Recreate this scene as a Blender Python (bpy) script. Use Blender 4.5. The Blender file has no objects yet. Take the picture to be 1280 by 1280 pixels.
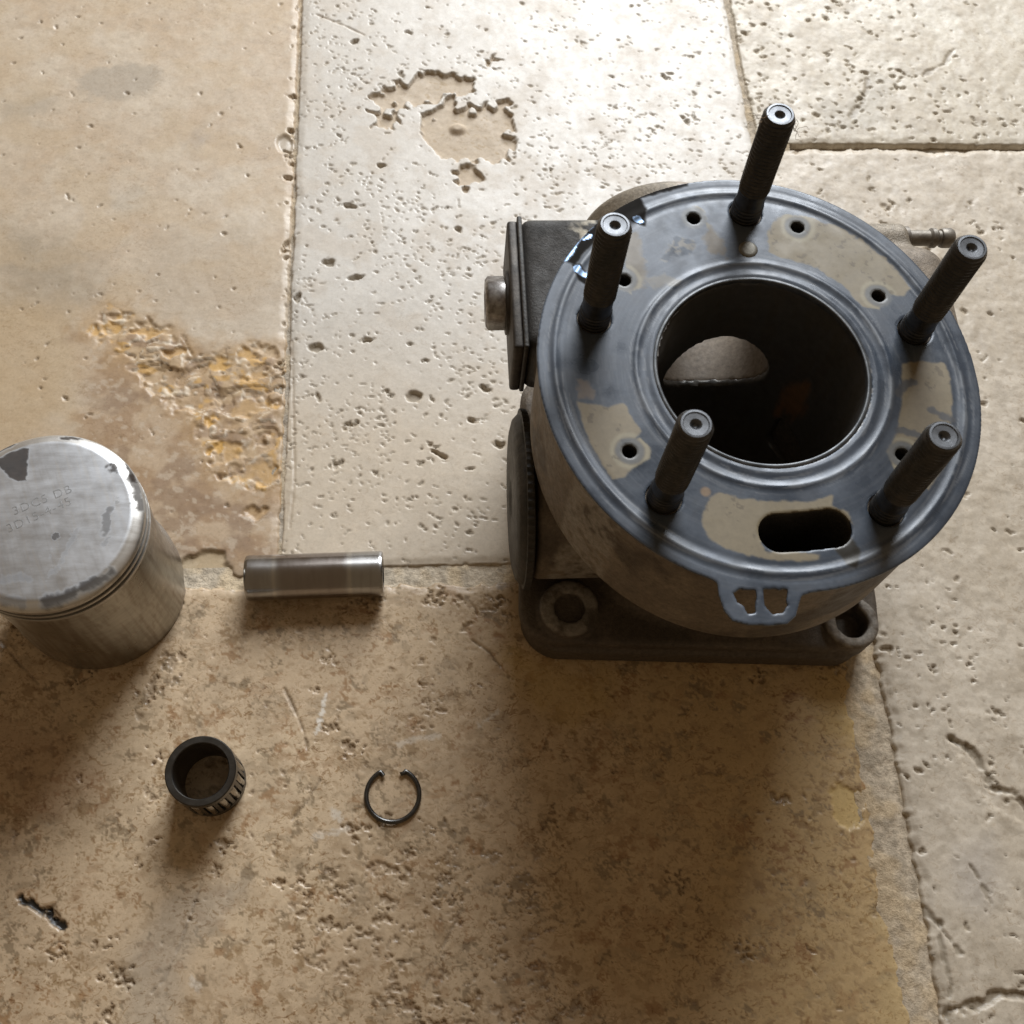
import bpy, math, random
import numpy as np
from mathutils import Matrix, Vector
import openvdb

S = 0.001                       # everything below is in millimetres, built in metres
scene = bpy.context.scene
COL = scene.collection

# ------------------------------------------------------------------ camera, light, exposure
CR = np.array([[0.9973277761779779, -0.04677599289707551, 0.056118743325040785],
               [0.0204716550464549, 0.9163106475414566, 0.3999446318452283],
               [-0.07013000929379681, -0.3977270467175309, 0.9148196423917684]])
CC = np.array([-81.1528233320823, -138.6318706612608, 335.6188686404581])
CF = 1403.391
cam_data = bpy.data.cameras.new('camera')
cam = bpy.data.objects.new('camera', cam_data)
COL.objects.link(cam)
m = Matrix([list(r) for r in CR.T]).to_4x4()
m.translation = Vector(CC * S)
cam.matrix_world = m
cam_data.sensor_width = 36
cam_data.sensor_fit = 'HORIZONTAL'
cam_data.lens = 36 * CF / 1280
cam_data.clip_start = 0.005
cam_data.clip_end = 50
cam_data.dof.use_dof = True
cam_data.dof.focus_distance = 0.31
cam_data.dof.aperture_fstop = 38
scene.camera = cam

world = bpy.data.worlds.new('World')
scene.world = world
world.use_nodes = True
bg = world.node_tree.nodes['Background']
bg.inputs['Color'].default_value = (1.0, 0.72, 0.44, 1)
bg.inputs['Strength'].default_value = 0.155

def area_lamp(name, target, az, el, dist, sx, sy, power, color):
    l = bpy.data.lights.new(name, 'AREA')
    l.shape = 'RECTANGLE'
    l.size, l.size_y, l.energy, l.color = sx, sy, power, color
    o = bpy.data.objects.new(name, l)
    COL.objects.link(o)
    az, el = math.radians(az), math.radians(el)
    d = Vector((math.cos(el) * math.cos(az), math.cos(el) * math.sin(az), math.sin(el)))
    o.location = Vector(target) + d * dist
    o.rotation_euler = d.to_track_quat('Z', 'Y').to_euler()
    return o
window_light = area_lamp('window_light', (-0.05, 0.0, 0.0), 75, 34, 1.4, 0.66, 0.95, 30.0, (0.93, 0.965, 1.0))

scene.view_settings.view_transform = 'Standard'
scene.view_settings.look = 'None'
scene.view_settings.exposure = 0.06
scene.view_settings.gamma = 1.0
scene.cycles.max_bounces = 8

# ------------------------------------------------------------------ numeric helpers
def at(u, v, z):
    """point of the photograph (1280 px) on the horizontal plane z, in mm"""
    d = CR.T @ np.array([(u - 640) / CF, -(v - 640) / CF, -1.0])
    return CC + d * ((z - CC[2]) / d[2])

def P2(pts, z):
    return np.array([at(u, v, z)[:2] for u, v in pts])

def _h(ix, iy, seed):
    n = (ix.astype(np.int64) * 374761393 + iy.astype(np.int64) * 668265263 + seed * 974634777) & 0xffffffff
    n = ((n ^ (n >> 13)) * 1274126177) & 0xffffffff
    n = (n ^ (n >> 16)) & 0xffff
    return n.astype(np.float32) / 65535.0

def vnoise(x, y, seed):
    x = np.asarray(x, float); y = np.asarray(y, float)
    ix, iy = np.floor(x), np.floor(y)
    fx, fy = x - ix, y - iy
    fx = fx * fx * fx * (fx * (fx * 6 - 15) + 10)
    fy = fy * fy * fy * (fy * (fy * 6 - 15) + 10)
    a, b = _h(ix, iy, seed), _h(ix + 1, iy, seed)
    c, d = _h(ix, iy + 1, seed), _h(ix + 1, iy + 1, seed)
    return (a + (b - a) * fx) * (1 - fy) + (c + (d - c) * fx) * fy

def fbm(x, y, seed, octv=4, gain=0.5):
    s, a, t = 0, 1.0, 0
    x = np.asarray(x, float); y = np.asarray(y, float)
    for k in range(octv):
        ca, sa = math.cos(k * 1.1 + .4), math.sin(k * 1.1 + .4)
        s = s + a * vnoise(x * ca - y * sa + 17.3 * k, x * sa + y * ca + 9.1 * k, seed + k * 31)
        t += a
        a *= gain
        x, y = x * 2.03, y * 2.03
    return s / t

def fbm3(x, y, z, seed, octv=4, gain=0.5):
    s, a, t = 0, 1.0, 0
    x = np.asarray(x, float); y = np.asarray(y, float); z = np.asarray(z, float)
    for k in range(octv):
        iz = np.floor(z); fz = z - iz
        fz = fz * fz * (3 - 2 * fz)
        ox, oy = (iz * 37.17) % 211.0, (iz * 91.73) % 173.0
        ox2, oy2 = ((iz + 1) * 37.17) % 211.0, ((iz + 1) * 91.73) % 173.0
        v = vnoise(x + ox, y + oy, seed + k * 13) * (1 - fz) + vnoise(x + ox2, y + oy2, seed + k * 13) * fz
        s = s + a * v; t += a; a *= gain
        x, y, z = x * 2.03 + 5.1, y * 2.03 + 1.7, z * 2.03 + 3.3
    return s / t

def sst(a, b, x):
    t = np.clip((x - a) / (b - a), 0, 1)
    return t * t * (3 - 2 * t)

def mix(c, k, m):
    return c + (np.asarray(k, float) - c) * m[..., None]

def sdpoly(X, Y, P):
    """signed distance to a polygon (negative inside)"""
    d = np.full(X.shape, 1e9)
    ins = np.zeros(X.shape, bool)
    n = len(P)
    for i in range(n):
        ax, ay = P[i]; bx, by = P[(i + 1) % n]
        ex, ey = bx - ax, by - ay
        wx, wy = X - ax, Y - ay
        t = np.clip((wx * ex + wy * ey) / (ex * ex + ey * ey + 1e-12), 0, 1)
        d = np.minimum(d, (wx - ex * t) ** 2 + (wy - ey * t) ** 2)
        c = (ay > Y) != (by > Y)
        if abs(by - ay) > 1e-9:
            ins ^= c & (X < (bx - ax) * (Y - ay) / (by - ay) + ax)
    d = np.sqrt(d)
    return np.where(ins, -d, d)

def sdline(X, Y, P):
    d = np.full(X.shape, 1e9)
    for (ax, ay), (bx, by) in zip(P[:-1], P[1:]):
        ex, ey = bx - ax, by - ay
        wx, wy = X - ax, Y - ay
        t = np.clip((wx * ex + wy * ey) / (ex * ex + ey * ey + 1e-12), 0, 1)
        d = np.minimum(d, (wx - ex * t) ** 2 + (wy - ey * t) ** 2)
    return np.sqrt(d)

# ------------------------------------------------------------------ object helpers
def link(name, me, parent=None):
    o = bpy.data.objects.new(name, me)
    COL.objects.link(o)
    if parent is not None:
        o.parent = parent
    return o

def tag(o, label=None, cat=None, group=None, kind=None):
    for k, v in (('label', label), ('category', cat), ('group', group), ('kind', kind)):
        if v:
            o[k] = v
    return o

def thing(name, label, cat, loc=(0, 0, 0), rz=0.0, group=None):
    o = bpy.data.objects.new(name, None)
    COL.objects.link(o)
    o.empty_display_size = 0.01
    o.location = Vector(loc) * S
    o.rotation_euler = (0, 0, rz)
    return tag(o, label, cat, group)

def mk(name, V, F, mat, parent=None, smooth=True, sharp=None, col=None, rgh=None, met=None):
    """mesh from numpy arrays (mm); F an (n,4) or (n,3) array or a list of faces"""
    me = bpy.data.meshes.new(name)
    V = np.asarray(V, np.float32) * S
    if isinstance(F, np.ndarray):
        k = F.shape[1]
        me.vertices.add(len(V)); me.vertices.foreach_set('co', V.ravel())
        me.loops.add(F.size); me.loops.foreach_set('vertex_index', F.ravel().astype(np.int32))
        me.polygons.add(len(F))
        me.polygons.foreach_set('loop_start', np.arange(0, F.size, k, dtype=np.int32))
        me.update(calc_edges=True)
    else:
        me.from_pydata([tuple(v) for v in V.tolist()], [], F)
        me.update()
    if col is not None:
        a = me.attributes.new('Col', 'FLOAT_COLOR', 'POINT')
        c = np.ones((len(V), 4), np.float32); c[:, :3] = np.clip(col, 0, 1)
        a.data.foreach_set('color', c.ravel())
    for nm, arr in (('Rgh', rgh), ('Met', met)):
        if arr is not None:
            a = me.attributes.new(nm, 'FLOAT', 'POINT')
            a.data.foreach_set('value', np.broadcast_to(np.asarray(arr, np.float32), (len(V),)).copy())
    if smooth:
        me.polygons.foreach_set('use_smooth', np.ones(len(me.polygons), bool))
        if sharp:
            me.set_sharp_from_angle(angle=math.radians(sharp))
    me.validate()
    if mat:
        me.materials.append(mat)
    return link(name, me, parent)

def gridfaces(nu, nv, wrap_v=False):
    i = np.arange(nu - 1)[:, None]; j = np.arange(nv if wrap_v else nv - 1)[None, :]
    j2 = (j + 1) % nv
    a = i * nv + j; b = (i + 1) * nv + j; c = (i + 1) * nv + j2; d = i * nv + j2
    return np.stack([a, d, c, b], -1).reshape(-1, 4)

def lathe_arrays(prof, seg):
    prof = np.asarray(prof, float)
    t = np.arange(seg) * 2 * np.pi / seg
    r, z = prof[:, 0][:, None], prof[:, 1][:, None]
    V = np.stack([r * np.cos(t), r * np.sin(t), z + 0 * t], -1).reshape(-1, 3)
    return V, gridfaces(len(prof), seg, True)

def lathe(name, prof, seg, mat, parent=None, sharp=35, xf=None, **kw):
    V, F = lathe_arrays(prof, seg)
    if xf is not None:
        V = V @ np.array(xf[0]).T + np.array(xf[1])
    return mk(name, V, F, mat, parent, sharp=sharp, **kw)

AX_X = [[0, 0, 1], [0, 1, 0], [-1, 0, 0]]      # lathe axis z -> +x
AX_NX = [[0, 0, -1], [0, 1, 0], [1, 0, 0]]     # lathe axis z -> -x
AX_Y = [[1, 0, 0], [0, 0, 1], [0, -1, 0]]      # lathe axis z -> +y

def sdf_mesh(fn, lo, hi, vs):
    lo, hi = np.array(lo, float), np.array(hi, float)
    n = np.ceil((hi - lo) / vs).astype(int) + 1
    X, Y, Z = np.meshgrid(*[np.arange(k, dtype=np.float32) * vs + l for k, l in zip(n, lo)], indexing='ij')
    D = np.clip(fn(X, Y, Z), -3 * vs, 3 * vs).astype(np.float32)
    g = openvdb.FloatGrid(3 * vs)
    g.copyFromArray(np.ascontiguousarray(D))
    P, Q = g.convertToQuads(0.0)
    P = np.asarray(P, float) * vs + lo
    Q = np.asarray(Q).astype(np.int64)
    a, b, c = P[Q[:, 0]], P[Q[:, 1]], P[Q[:, 2]]
    d = P[Q[:, 3]]
    vol = np.einsum('ij,ij->i', a, np.cross(b, c)).sum() + np.einsum('ij,ij->i', a, np.cross(c, d)).sum()
    if vol < 0:
        Q = Q[:, ::-1].copy()
    return P, Q

def smin(a, b, k):
    h = np.clip(0.5 + 0.5 * (b - a) / k, 0, 1)
    return b + (a - b) * h - k * h * (1 - h)

def smax(a, b, k):
    return -smin(-a, -b, k)

def sbox(X, Y, Z, c, h, r):
    q = [np.abs(A - cc) - (hh - r) for A, cc, hh in zip((X, Y, Z), c, h)]
    o = np.sqrt(sum(np.maximum(k, 0) ** 2 for k in q))
    return o + np.minimum(np.maximum(np.maximum(q[0], q[1]), q[2]), 0) - r

def scyl(A, B, T, ca, cb, r, t0, t1, rd=0.0):
    """cylinder round the T axis"""
    d1 = np.hypot(A - ca, B - cb) - r + rd
    d2 = np.abs(T - (t0 + t1) / 2) - (t1 - t0) / 2 + rd
    return np.sqrt(np.maximum(d1, 0) ** 2 + np.maximum(d2, 0) ** 2) + np.minimum(np.maximum(d1, d2), 0) - rd

# ------------------------------------------------------------------ materials
def nodemat(name):
    mt = bpy.data.materials.new(name)
    mt.use_nodes = True
    nt = mt.node_tree
    return mt, nt, nt.nodes['Principled BSDF']

def N(nt, t, **kw):
    n = nt.nodes.new(t)
    for k, v in kw.items():
        setattr(n, k, v)
    return n

def noise(nt, scale, detail=4, rough=0.6, vec=None, stretch=None):
    tc = N(nt, 'ShaderNodeTexCoord')
    n = N(nt, 'ShaderNodeTexNoise')
    n.inputs['Scale'].default_value = scale
    n.inputs['Detail'].default_value = detail
    n.inputs['Roughness'].default_value = rough
    if stretch:
        mp = N(nt, 'ShaderNodeMapping')
        mp.inputs['Scale'].default_value = stretch
        nt.links.new(tc.outputs['Object'], mp.inputs['Vector'])
        nt.links.new(mp.outputs['Vector'], n.inputs['Vector'])
    else:
        nt.links.new(tc.outputs['Object'], n.inputs['Vector'])
    return n

def rng_(nt, src, a, b, c, d):
    r = N(nt, 'ShaderNodeMapRange')
    nt.links.new(src, r.inputs['Value'])
    for k, v in zip(('From Min', 'From Max', 'To Min', 'To Max'), (a, b, c, d)):
        r.inputs[k].default_value = v
    return r.outputs['Result']

def mul_col(nt, col, fac):
    x = N(nt, 'ShaderNodeVectorMath', operation='SCALE')
    nt.links.new(col, x.inputs[0]); nt.links.new(fac, x.inputs['Scale'])
    return x.outputs[0]

def surface(name, color=None, metallic=0.0, rough=0.5, attr=False, met_attr=False, n_scale=900, n_amt=0.25,
            bump=0.3, bump_scale=1500, bump_dist=0.0002, spec=0.5, stretch=None, r_amt=0.1, color2=None, c2_scale=120, met_bump=False):
    """one material family: base colour (plain or per-vertex), fine mottling, roughness breakup, fine relief"""
    mt, nt, b = nodemat(name)
    if attr:
        a = N(nt, 'ShaderNodeAttribute', attribute_name='Col')
        col = a.outputs['Color']
    elif color2:
        nz = noise(nt, c2_scale, 6, 0.65)
        f = rng_(nt, nz.outputs['Fac'], 0.38, 0.62, 0, 1)
        mx = N(nt, 'ShaderNodeMix', data_type='RGBA')
        nt.links.new(f, mx.inputs['Factor'])
        mx.inputs['A'].default_value = (*color, 1); mx.inputs['B'].default_value = (*color2, 1)
        col = mx.outputs['Result']
    else:
        rgb = N(nt, 'ShaderNodeRGB'); rgb.outputs[0].default_value = (*color, 1)
        col = rgb.outputs[0]
    n1 = noise(nt, n_scale, 5, 0.65, stretch=stretch)
    f = rng_(nt, n1.outputs['Fac'], 0.25, 0.75, 1 - n_amt, 1 + n_amt)
    nt.links.new(mul_col(nt, col, f), b.inputs['Base Color'])
    n2 = noise(nt, n_scale * 0.35, 4, 0.6, stretch=stretch)
    if attr:
        ra = N(nt, 'ShaderNodeAttribute', attribute_name='Rgh')
        ad = N(nt, 'ShaderNodeMath', operation='ADD', use_clamp=True)
        nt.links.new(ra.outputs['Fac'], ad.inputs[0])
        nt.links.new(rng_(nt, n2.outputs['Fac'], 0.25, 0.75, -r_amt, r_amt), ad.inputs[1])
        nt.links.new(ad.outputs[0], b.inputs['Roughness'])
    else:
        nt.links.new(rng_(nt, n2.outputs['Fac'], 0.25, 0.75, max(rough - r_amt, 0.03), rough + r_amt), b.inputs['Roughness'])
    if met_attr:
        ma = N(nt, 'ShaderNodeAttribute', attribute_name='Met')
        nt.links.new(ma.outputs['Fac'], b.inputs['Metallic'])
    else:
        b.inputs['Metallic'].default_value = metallic
    b.inputs['Specular IOR Level'].default_value = spec
    if attr:                                     # soot and dried oil have next to no gloss
        nt.links.new(rng_(nt, ra.outputs['Fac'], 0.78, 0.92, spec, 0.04), b.inputs['Specular IOR Level'])
    if bump > 0:
        n3 = noise(nt, bump_scale, 6, 0.7, stretch=stretch)
        bp = N(nt, 'ShaderNodeBump')
        bp.inputs['Strength'].default_value = bump
        bp.inputs['Distance'].default_value = bump_dist
        nt.links.new(n3.outputs['Fac'], bp.inputs['Height'])
        if met_attr and met_bump:                # bare smooth walls (metallic 0) stay finer than the rough casting
            nt.links.new(rng_(nt, ma.outputs['Fac'], 0.0, 0.2, bump * .12, bump), bp.inputs['Strength'])
        nt.links.new(bp.outputs['Normal'], b.inputs['Normal'])
    return mt

def add_flecks(mt):
    """crisp mineral flecks finer than the mesh, as dense as the per-stone attribute Flk says"""
    nt = mt.node_tree
    b = nt.nodes['Principled BSDF']
    src = b.inputs['Base Color'].links[0].from_socket
    at_ = N(nt, 'ShaderNodeAttribute', attribute_name='Flk')
    for sc_, st, dist, lo, hi, tintc, amt in ((400, (1, 1.45, 1), 1.2, .605, .618, (0.50, 0.39, 0.28), .6), (1050, (1, 1.5, 1), .8, .61, .63, (0.52, 0.43, 0.34), .5),
                                              (240, (1, 1.3, 1), 2.2, .62, .63, (0.60, 0.49, 0.36), .8), (600, (1.2, 1, 1), .6, .66, .69, (1.25, 1.28, 1.32), .8)):
        n = noise(nt, sc_, 3, .55, stretch=st)
        n.inputs['Distortion'].default_value = dist
        f = rng_(nt, n.outputs['Fac'], lo, hi, 0, amt)
        pz = noise(nt, 45, 2, .5)
        pf = rng_(nt, pz.outputs['Fac'], .35, .65, .35, 1.0)
        m1 = N(nt, 'ShaderNodeMath', operation='MULTIPLY'); nt.links.new(f, m1.inputs[0]); nt.links.new(at_.outputs['Fac'], m1.inputs[1])
        m2 = N(nt, 'ShaderNodeMath', operation='MULTIPLY'); nt.links.new(m1.outputs[0], m2.inputs[0]); nt.links.new(pf, m2.inputs[1])
        mx = N(nt, 'ShaderNodeMix', data_type='RGBA', blend_type='MULTIPLY')
        nt.links.new(m2.outputs[0], mx.inputs['Factor']); nt.links.new(src, mx.inputs['A']); mx.inputs['B'].default_value = (*tintc, 1)
        src = mx.outputs['Result']
    nt.links.new(src, b.inputs['Base Color'])
M_STONE = surface('travertine', attr=True, n_scale=900, n_amt=0.10, bump=0.20, bump_scale=1500, bump_dist=0.00015, r_amt=0.10, spec=0.5)
add_flecks(M_STONE)
M_GROUT = surface('sandy_grout', attr=True, n_scale=900, n_amt=0.3, bump=0.9, bump_scale=900, bump_dist=0.0006, r_amt=0.05, spec=0.3)
M_CAST = surface('cast_aluminium', met_bump=True, attr=True, met_attr=True, n_scale=800, n_amt=0.38, bump=0.65, bump_scale=1300, bump_dist=0.0004, r_amt=0.15, spec=0.45)
M_LINER = surface('plated_bore', attr=True, met_attr=True, n_scale=400, n_amt=0.2, bump=0.1, bump_scale=2500, bump_dist=0.0001, r_amt=0.06)
M_GASKET = surface('coated_gasket_steel', attr=True, met_attr=True, n_scale=600, n_amt=0.12, bump=0.08, bump_scale=1500, bump_dist=0.0001, r_amt=0.08, spec=0.5)
M_STUD = surface('oiled_black_steel', color=(0.045, 0.045, 0.045), color2=(0.066, 0.060, 0.054), c2_scale=160, metallic=0.6, rough=0.36, n_scale=600, n_amt=0.4, bump=0.15, bump_scale=2200, bump_dist=0.0001)
M_STUDTIP = surface('bright_stud_end', color=(0.115, 0.12, 0.128), metallic=0.9, rough=0.38, n_scale=900, n_amt=0.25, bump=0.1, bump_scale=3000, bump_dist=0.0001)
M_BLACK = surface('greasy_black_rubber', color=(0.022, 0.021, 0.019), rough=0.55, n_scale=900, n_amt=0.4, bump=0.6, bump_scale=900, bump_dist=0.0004, color2=(0.045, 0.038, 0.030), c2_scale=250)
M_PLATE = surface('sooty_steel_plate', color=(0.040, 0.035, 0.031), metallic=0.4, rough=0.55, n_scale=500, n_amt=0.4, bump=0.4, bump_scale=900, bump_dist=0.0003, color2=(0.075, 0.065, 0.055), c2_scale=180)
M_BOLT = surface('scuffed_bolt_steel', color=(0.20, 0.18, 0.17), metallic=0.8, rough=0.38, n_scale=500, n_amt=0.3, bump=0.2, bump_scale=800, bump_dist=0.0003, color2=(0.38, 0.37, 0.36), c2_scale=420)
M_CROWN = surface('piston_crown_aluminium', attr=True, met_attr=True, n_scale=260, n_amt=0.06, bump=0.06, bump_scale=700, bump_dist=0.00012, r_amt=0.06, stretch=(1, 5, 1))
M_SKIRT = surface('worn_piston_skirt', attr=True, met_attr=True, n_scale=240, n_amt=0.16, bump=0.10, bump_scale=600, bump_dist=0.0001, r_amt=0.07, stretch=(1, 1, 4))
M_RING = surface('piston_ring_steel', color=(0.30, 0.29, 0.27), metallic=1.0, rough=0.28, n_scale=500, n_amt=0.2, bump=0.0)
M_PIN = surface('polished_pin_steel', attr=True, met_attr=True, n_scale=220, n_amt=0.05, bump=0.02, bump_scale=900, bump_dist=0.00005, r_amt=0.03, stretch=(2, 1, 1))
M_CAGE = surface('browned_cage_steel', color=(0.085, 0.080, 0.073), metallic=0.9, rough=0.36, n_scale=500, n_amt=0.25, bump=0.15, bump_scale=1500, bump_dist=0.0001)
M_NEEDLE = surface('roller_steel', color=(0.36, 0.34, 0.31), metallic=1.0, rough=0.25, n_scale=700, n_amt=0.2, bump=0.0)
M_CLIP = surface('spring_wire', color=(0.10, 0.098, 0.095), metallic=0.95, rough=0.30, n_scale=700, n_amt=0.25, bump=0.0)
M_STAMP = surface('stamped_marking', color=(0.40, 0.41, 0.42), metallic=0.8, rough=0.5, n_scale=900, n_amt=0.3, bump=0.0)
M_BRASS = surface('dull_rivet', color=(0.19, 0.178, 0.15), metallic=0.5, rough=0.42, n_scale=600, n_amt=0.3, bump=0.2)
M_FIRE = surface('bare_ring_steel', color=(0.13, 0.135, 0.14), metallic=0.6, rough=0.42, n_scale=260, n_amt=0.45, bump=0.1, color2=(0.07, 0.075, 0.08), c2_scale=160)
M_PALE = surface('pale_dull_alloy', color=(0.24, 0.215, 0.18), metallic=0.4, rough=0.5, n_scale=500, n_amt=0.35, bump=0.3, color2=(0.15, 0.13, 0.11), c2_scale=200)
M_FIBRE = surface('dry_fibre', color=(0.22, 0.14, 0.07), rough=0.8, n_scale=900, n_amt=0.3, bump=0.0)

# ================================================================== FLOOR
VX0, VX1, VY0, VY1 = -258.0, 185.0, -162.0, 247.0

def axis(lo, hi, a, b, st):
    a, b = max(lo, a), min(hi, b)
    core = np.linspace(a, b, max(2, int((b - a) / st) + 1))
    def grow(e):
        out, s, x = [], st, 0.0
        while x < e:
            s *= 1.35
            x = min(x + s, e)
            out.append(x)
        return np.array(out)
    l = a - grow(a - lo)[::-1] if a - lo > 1e-6 else np.array([])
    r = b + grow(hi - b) if hi - b > 1e-6 else np.array([])
    return np.concatenate([l, core, r])

def pit_field(X, Y, xs, ys, rng, n, size, elong, depth, ang=None, dens=None, box=None, warp=0.5, exponent=2.2, hard=0.72):
    """n irregular pores scattered over the tile: returns (height, mask)"""
    h = np.zeros(X.shape); mk_ = np.zeros(X.shape)
    wx = (fbm(X / 2.0, Y / 2.0, 91, 3) - .5); wy = (fbm(X / 2.0, Y / 2.0, 191, 3) - .5)
    wx = wx + (fbm(X / .9, Y / .9, 93, 2) - .5) * .45; wy = wy + (fbm(X / .9, Y / .9, 193, 2) - .5) * .45
    x0, x1, y0, y1 = box
    for i in range(n):
        px, py = rng.uniform(x0, x1), rng.uniform(y0, y1)
        if dens is not None and rng.random() > dens(px, py):
            continue
        a = size[0] + (size[1] - size[0]) * rng.random() ** exponent
        e = rng.uniform(*elong)
        b = a / e
        a = a * math.sqrt(e)
        th = rng.uniform(0, math.pi) if ang is None else rng.gauss(*ang)
        R_ = a * 1.9 + .8
        i0, i1 = np.searchsorted(xs, [px - R_, px + R_]); j0, j1 = np.searchsorted(ys, [py - R_, py + R_])
        if i1 - i0 < 2 or j1 - j0 < 2:
            continue
        sl = (slice(i0, i1), slice(j0, j1))
        dx = X[sl] - px + wx[sl] * a * warp * 3; dy = Y[sl] - py + wy[sl] * a * warp * 3
        u = (dx * math.cos(th) + dy * math.sin(th)) / a
        w = (-dx * math.sin(th) + dy * math.cos(th)) / b
        d = np.sqrt(u * u + w * w)
        p = 1 - sst(hard, 1.0, d)
        dep = depth * (0.4 + 0.6 * rng.random()) * min(1.0, 0.35 + a / size[1])
        h[sl] = np.minimum(h[sl], -dep * p)
        mk_[sl] = np.maximum(mk_[sl], p)
    return h, mk_

floor = bpy.data.objects.new('floor', None)
COL.objects.link(floor)
tag(floor, 'worn travertine floor under the engine parts', None, kind='structure')

def right_edge_E(y): return 47.0 + 2.6 * (fbm(y / 14.0, 0 * y + 3.3, 5, 4) - .5) * 2
def joint2(y): return np.interp(y, [-400, -150, -90, -50, 160, 170, 236, 700], [55, 55.5, 57.0, 56.2, 46.5, 46.0, 44.6, 40])

def tile(rect, seed, paint, edge_wob=(0.7, 0.45), left=None, right=None, chip=0.8, step=0.5, fleck=0.5):
    """one stone: fine grid with chipped irregular edges; paint() gives relief, colour, roughness"""
    x0, x1, y0, y1 = rect
    xs = axis(x0 - 2.5, x1 + 2.5, VX0, VX1, step)
    ys = axis(y0 - 2.5, y1 + 2.5, VY0, VY1, step)
    X, Y = np.meshgrid(xs, ys, indexing='ij')
    def wob(t, sd):
        return (fbm(t / 17.0, 0 * t + sd, seed + sd, 3) - .5) * 2 * edge_wob[0] + (fbm(t / 2.6, 0 * t + sd, seed + 7 + sd, 3) - .5) * 2 * edge_wob[1]
    xl = x0 if left is None else left(Y)
    xr = x1 if right is None else right(Y)
    e = np.minimum(np.minimum(X - xl + wob(Y, 1), xr - X + wob(Y, 2)), np.minimum(Y - y0 + wob(X, 3), y1 - Y + wob(X, 4)))
    h = -5.0 * (1 - sst(-0.9, 0.5, e)) - chip * (1 - sst(0.0, 3.2, e + 1.6 * (fbm(X / 5, Y / 5, seed + 40, 3) - .5))) * 0.5
    h += (fbm(X / 60, Y / 60, seed + 50, 2) - .5) * 0.5
    dh, col, rgh = paint(X, Y, xs, ys, e)
    h = h + dh * sst(-0.5, 1.0, e)
    V = np.stack([X, Y, h], -1).reshape(-1, 3)
    F = gridfaces(len(xs), len(ys))[:, ::-1].copy()
    o = mk('tile', V, F, M_STONE, floor, col=col.reshape(-1, 3), rgh=rgh.ravel())
    a = o.data.attributes.new('Flk', 'FLOAT', 'POINT')
    a.data.foreach_set('value', np.full(len(V), fleck, np.float32))
    return o

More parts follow.
